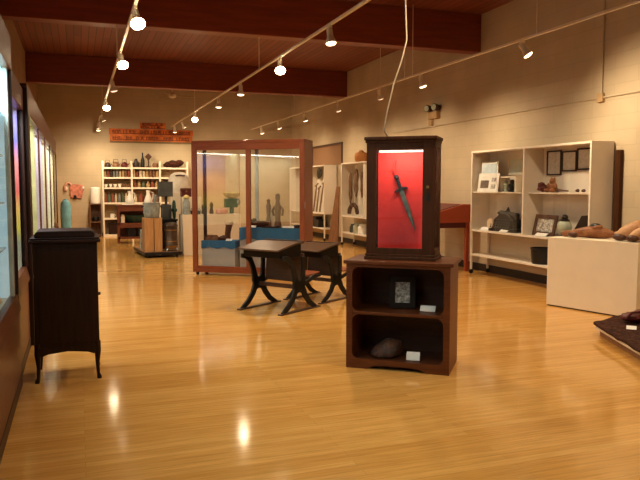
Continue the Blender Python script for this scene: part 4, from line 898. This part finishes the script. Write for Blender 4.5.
# platform with crate, tub, heater and machine
TO = (1.28, 14.66); TA = R(4)
def inT(x, y, z): return inb(x, y, z, TO, TA)
o = thing('low_trolley', 'low black-edged wooden platform carrying the crate and heater', 'platform', (TO[0], TO[1], 0), TA)
B().box(0, .80, 0, 1.5, .05, .12).obj('deck', M['black'], o, bev=.006); B().box(.01, .79, .01, 1.49, .12, .128).obj('deck_top', M['crate_dk'], o)
for x in (.1, .70):
    for y in (.1, 1.4): B().cyl((x - .02, y, .03), (x + .02, y, .03), .03).obj('wheel', M['black'], o)
o = thing('wooden_crate', 'upright pale wooden crate of wide planks on the low platform', 'crate', inT(.03, .10, .128), TA)
for x0, x1 in ((.0, .19), (.205, .37)): B().box(x0, x1, 0, .018, 0, .70).obj('front_plank', M['crate'], o, bev=.003)
for x in (0, .355): B().box(x, x + .015, .018, .33, 0, .70).obj('side_plank', M['crate_dk'], o)
B().box(.0, .37, .33, .345, 0, .70).obj('rear_plank', M['crate_dk'], o); B().box(.0, .37, .0, .345, .70, .715).obj('lid', M['crate'], o)
o = thing('galvanised_tub', 'galvanised metal tub standing on the upright wooden crate', 'tub', inT(.215, .275, .844), TA)
B().lathe([(.145, 0), (.155, .01), (.168, .10), (.172, .10), (.172, .12), (.168, .12), (.182, .30), (.19, .305), (.19, .32), (.175, .32), (.15, .03), (0, .02)], seg=26).obj('tub_body', M['galv'], o)
for s_ in (-1, 1): B().tube([(s_ * .17, -.05, .25), (s_ * .215, -.03, .22), (s_ * .215, .03, .22), (s_ * .17, .05, .25)], .008).obj('handle', M['iron'], o)
o = thing('kerosene_heater', 'brown round kerosene heater with pale foot ring, right of the crate', 'heater', inT(.60, .17, .128), TA)
B().lathe([(.15, .12), (.15, .13), (.135, .15), (.135, .52), (.145, .53), (.145, .55), (.11, .60), (.04, .62), (0, .62)], seg=24).obj('drum', M['stove'], o)
B().lathe([(.11, .055), (.13, .06), (.13, .12), (.10, .125)], seg=24).obj('tank', M['brass'], o)
B().lathe([(.141, .20), (.144, .21), (.141, .22)], seg=24).lathe([(.139, .44), (.142, .45), (.139, .46)], seg=24).obj('band', M['brass'], o)
for k in range(4):
    a = PI / 4 + k * PI / 2; B().tube([(.10 * math.cos(a), .10 * math.sin(a), .07), (.15 * math.cos(a), .15 * math.sin(a), .05), (.165 * math.cos(a), .165 * math.sin(a), .01)], .014).obj('foot', M['steel'], o)
o = thing('antique_engine', 'black and dark green antique machine with flywheel and square grey hopper', 'machine', inT(.42, .62, .128), TA)
B().box(.0, .40, 0, .45, 0, .62).box(-.02, .42, -.02, .47, .62, .66).obj('engine_body', M['iron'], o, bev=.01)
fw = B()
ring = [(.20 * math.cos(2 * PI * k / 28), .20 * math.sin(2 * PI * k / 28)) for k in range(29)]
fw.tube([(.34, -.02 + p[0] * .55, .86 + p[1]) for p in ring], .022, 8)
for k in range(5): fw.tube([(.34, -.02, .86), (.34, -.02 + .2 * .55 * math.cos(k * 1.2566), .86 + .2 * math.sin(k * 1.2566))], .012, 6)
fw.cyl((.28, -.02, .86), (.40, -.02, .86), .035).obj('flywheel', M['green'], o)
B().box(.10, .30, .05, .30, .66, .98).cyl((.2, .16, .98), (.2, .16, 1.16), .03).obj('engine_block', M['greyp'], o, bev=.01)
B().box(.03, .33, .02, .26, 1.16, 1.49).obj('hopper', M['greyp'], o, bev=.006)
B().tube([(-.02, .2, .66), (-.05, .15, .9), (-.06, .1, 1.05), (-.03, .1, 1.2)], .035, 8).obj('pipe', M['galv'], o)
o = B().tube([(0, 0, 0), (-.03, 0, .12), (.0, 0, .22), (-.02, .0, .34), (0, 0, .45)], [.04, .03, .04, .03, .035], 8).obj('chain_bundle', M['galv'], loc=inT(-.0 + .05, .55, .129), rz=TA); tag(o, 'grey metal chain bundle left of the crate on platform', 'chain')

o = B().box(0, 1.28, 0, .60, 0, .90).obj('white_plinth', M['plinth'], loc=(2.13, 14.90, 0), bev=.004); tag(o, 'long cream plinth behind the wooden glass case', 'plinth')
o = B().box(0, .42, 0, .30, 0, .38).obj('white_block', M['plinth'], loc=(2.17, 15.18, .901), bev=.004); tag(o, 'small cream block standing on the long cream plinth', 'display block')
o = thing('red_case', 'dark red small case on the cream block', 'case', (2.12 + .03, 15.22, 1.282))
B().box(0, .22, 0, .2, 0, .12).obj('case_body', M['darkred'], o, bev=.01); B().box(-.004, .224, -.004, .204, .12, .19).obj('case_lid', M['darkred'], o, bev=.012); B().box(.09, .13, -.012, -.004, .10, .14).obj('clasp', M['brass'], o)
o = thing('milk_can', 'grey lidded can with straw yellow top at left end of long plinth', 'can', (2.225, 15.00, .901))
B().lathe([(.07, 0), (.08, .01), (.08, .26), (.05, .32), (.05, .36)], seg=18).obj('can_body', M['galv'], o); B().lathe([(.062, .35), (.07, .37), (.06, .40), (.02, .43), (0, .43)], seg=18).obj('can_lid', M['straw'], o)
for x, s_, l in ((2.36, .055, 'left one of two small black kettles at front of long plinth'), (2.48, .05, 'right one of two small black kettles at front of long plinth')):
    o = B().lathe([(s_ * .8, 0), (s_, s_ * .6), (s_ * .7, s_ * 1.4), (s_ * .2, s_ * 1.7), (0, s_ * 2)], seg=14).tube([(-s_, 0, s_), (-s_ * .6, 0, s_ * 2.4), (s_ * .6, 0, s_ * 2.4), (s_, 0, s_)], .006).obj('small_kettle', M['black'], loc=(x, 14.98, .901)); tag(o, l, 'kettle', 'small kettles on the long plinth')
o = thing('green_apparatus', 'dark green apparatus with broad yellowish dish, seen through glass case', 'apparatus', (3.27, 15.2, .901))
B().box(-.16, .12, -.1, .1, .14, .34).cyl((0, 0, 0), (0, 0, .14), .05).obj('housing', M['green'], o, bev=.015); B().lathe([(.06, .34), (.17, .40), (.20, .46), (.17, .49), (.0, .49)], seg=20).obj('dish', M['straw'], o)
B().ell((.13, -.06, .26), (.06, .05, .08)).obj('bulb', M['galv'], o)
o = B().lathe([(.10, 0), (.13, .03), (.13, .09), (.08, .12), (0, .13)], seg=16).obj('red_pot', M['palepink'], loc=(3.02, 15.1, .901)); tag(o, 'reddish pink pot left of the green apparatus on plinth', 'pot')
for x, h, l in ((2.62, .22, 'left dark small figure on the long plinth behind glass'), (2.80, .27, 'right dark small figure on the long plinth behind glass')):
    o = B().lathe([(.04, 0), (.05, .03), (.03, h * .5), (.045, h * .75), (.03, h * .9), (0, h)], seg=12).obj('small_figure', M['leatherdk'], loc=(x, 15.15, .901)); tag(o, l, 'figure', 'dark figures on the long plinth')
o = thing('canvas_cover', 'tall cream rounded canvas shape behind the dark red case', 'cover', (2.25, 16.1, 0))
B().box(-.22, .24, .02, .40, 0, 1.36).obj('stand_block', M['plinth'], o, bev=.01)
B().lathe([(.02, 1.35), (.23, 1.36), (.26, 1.42), (.265, 1.58), (.25, 1.70), (.20, 1.79), (.11, 1.84), (0, 1.85)], (0.01, .21, 0), 24, sy=.8).obj('canvas_body', M['canvas'], o)
B().tube([(-.10, .03, 1.76), (.0, .0, 1.775), (.12, .03, 1.765)], .014).obj('dark_crease', M['leatherdk'], o)  # dark tube laid along a crease near the top
# ceiling fan near the far wall
o = thing('ceiling_fan', 'small pale ceiling fan near the far wall', 'ceiling fan', (2.56, 19.6, 4.02))
B().cyl((0, 0, .1), (0, 0, ZC - 4.02), .015).cyl((0, 0, ZC - 4.06), (0, 0, ZC - 4.02), .06).obj('rod', M['track'], o)
B().lathe([(.06, -.03), (.10, 0), (.11, .06), (.06, .11), (.02, .12)], seg=18).obj('motor', M['track'], o)
for k in range(3): B().box(.1, .62, -.05, .05, .03, .038, Matrix.Rotation(k * 2 * PI / 3 + .1, 4, 'Z')).obj('blade', M['signsh'], o)

# ------------------------------------------------------------------ world and view
w = bpy.data.worlds.new('world'); bpy.context.scene.world = w; w.use_nodes = True
w.node_tree.nodes['Background'].inputs['Color'].default_value = (.02, .015, .01, 1)
sc = bpy.context.scene
sc.view_settings.view_transform = 'Standard'; sc.view_settings.look = 'None'
sc.view_settings.exposure = 0.; sc.view_settings.gamma = .92
sc.cycles.max_bounces = 8; sc.cycles.diffuse_bounces = 4; sc.cycles.transparent_max_bounces = 16; sc.cycles.sample_clamp_indirect = 25
sc.cycles.caustics_reflective = False; sc.cycles.caustics_refractive = False
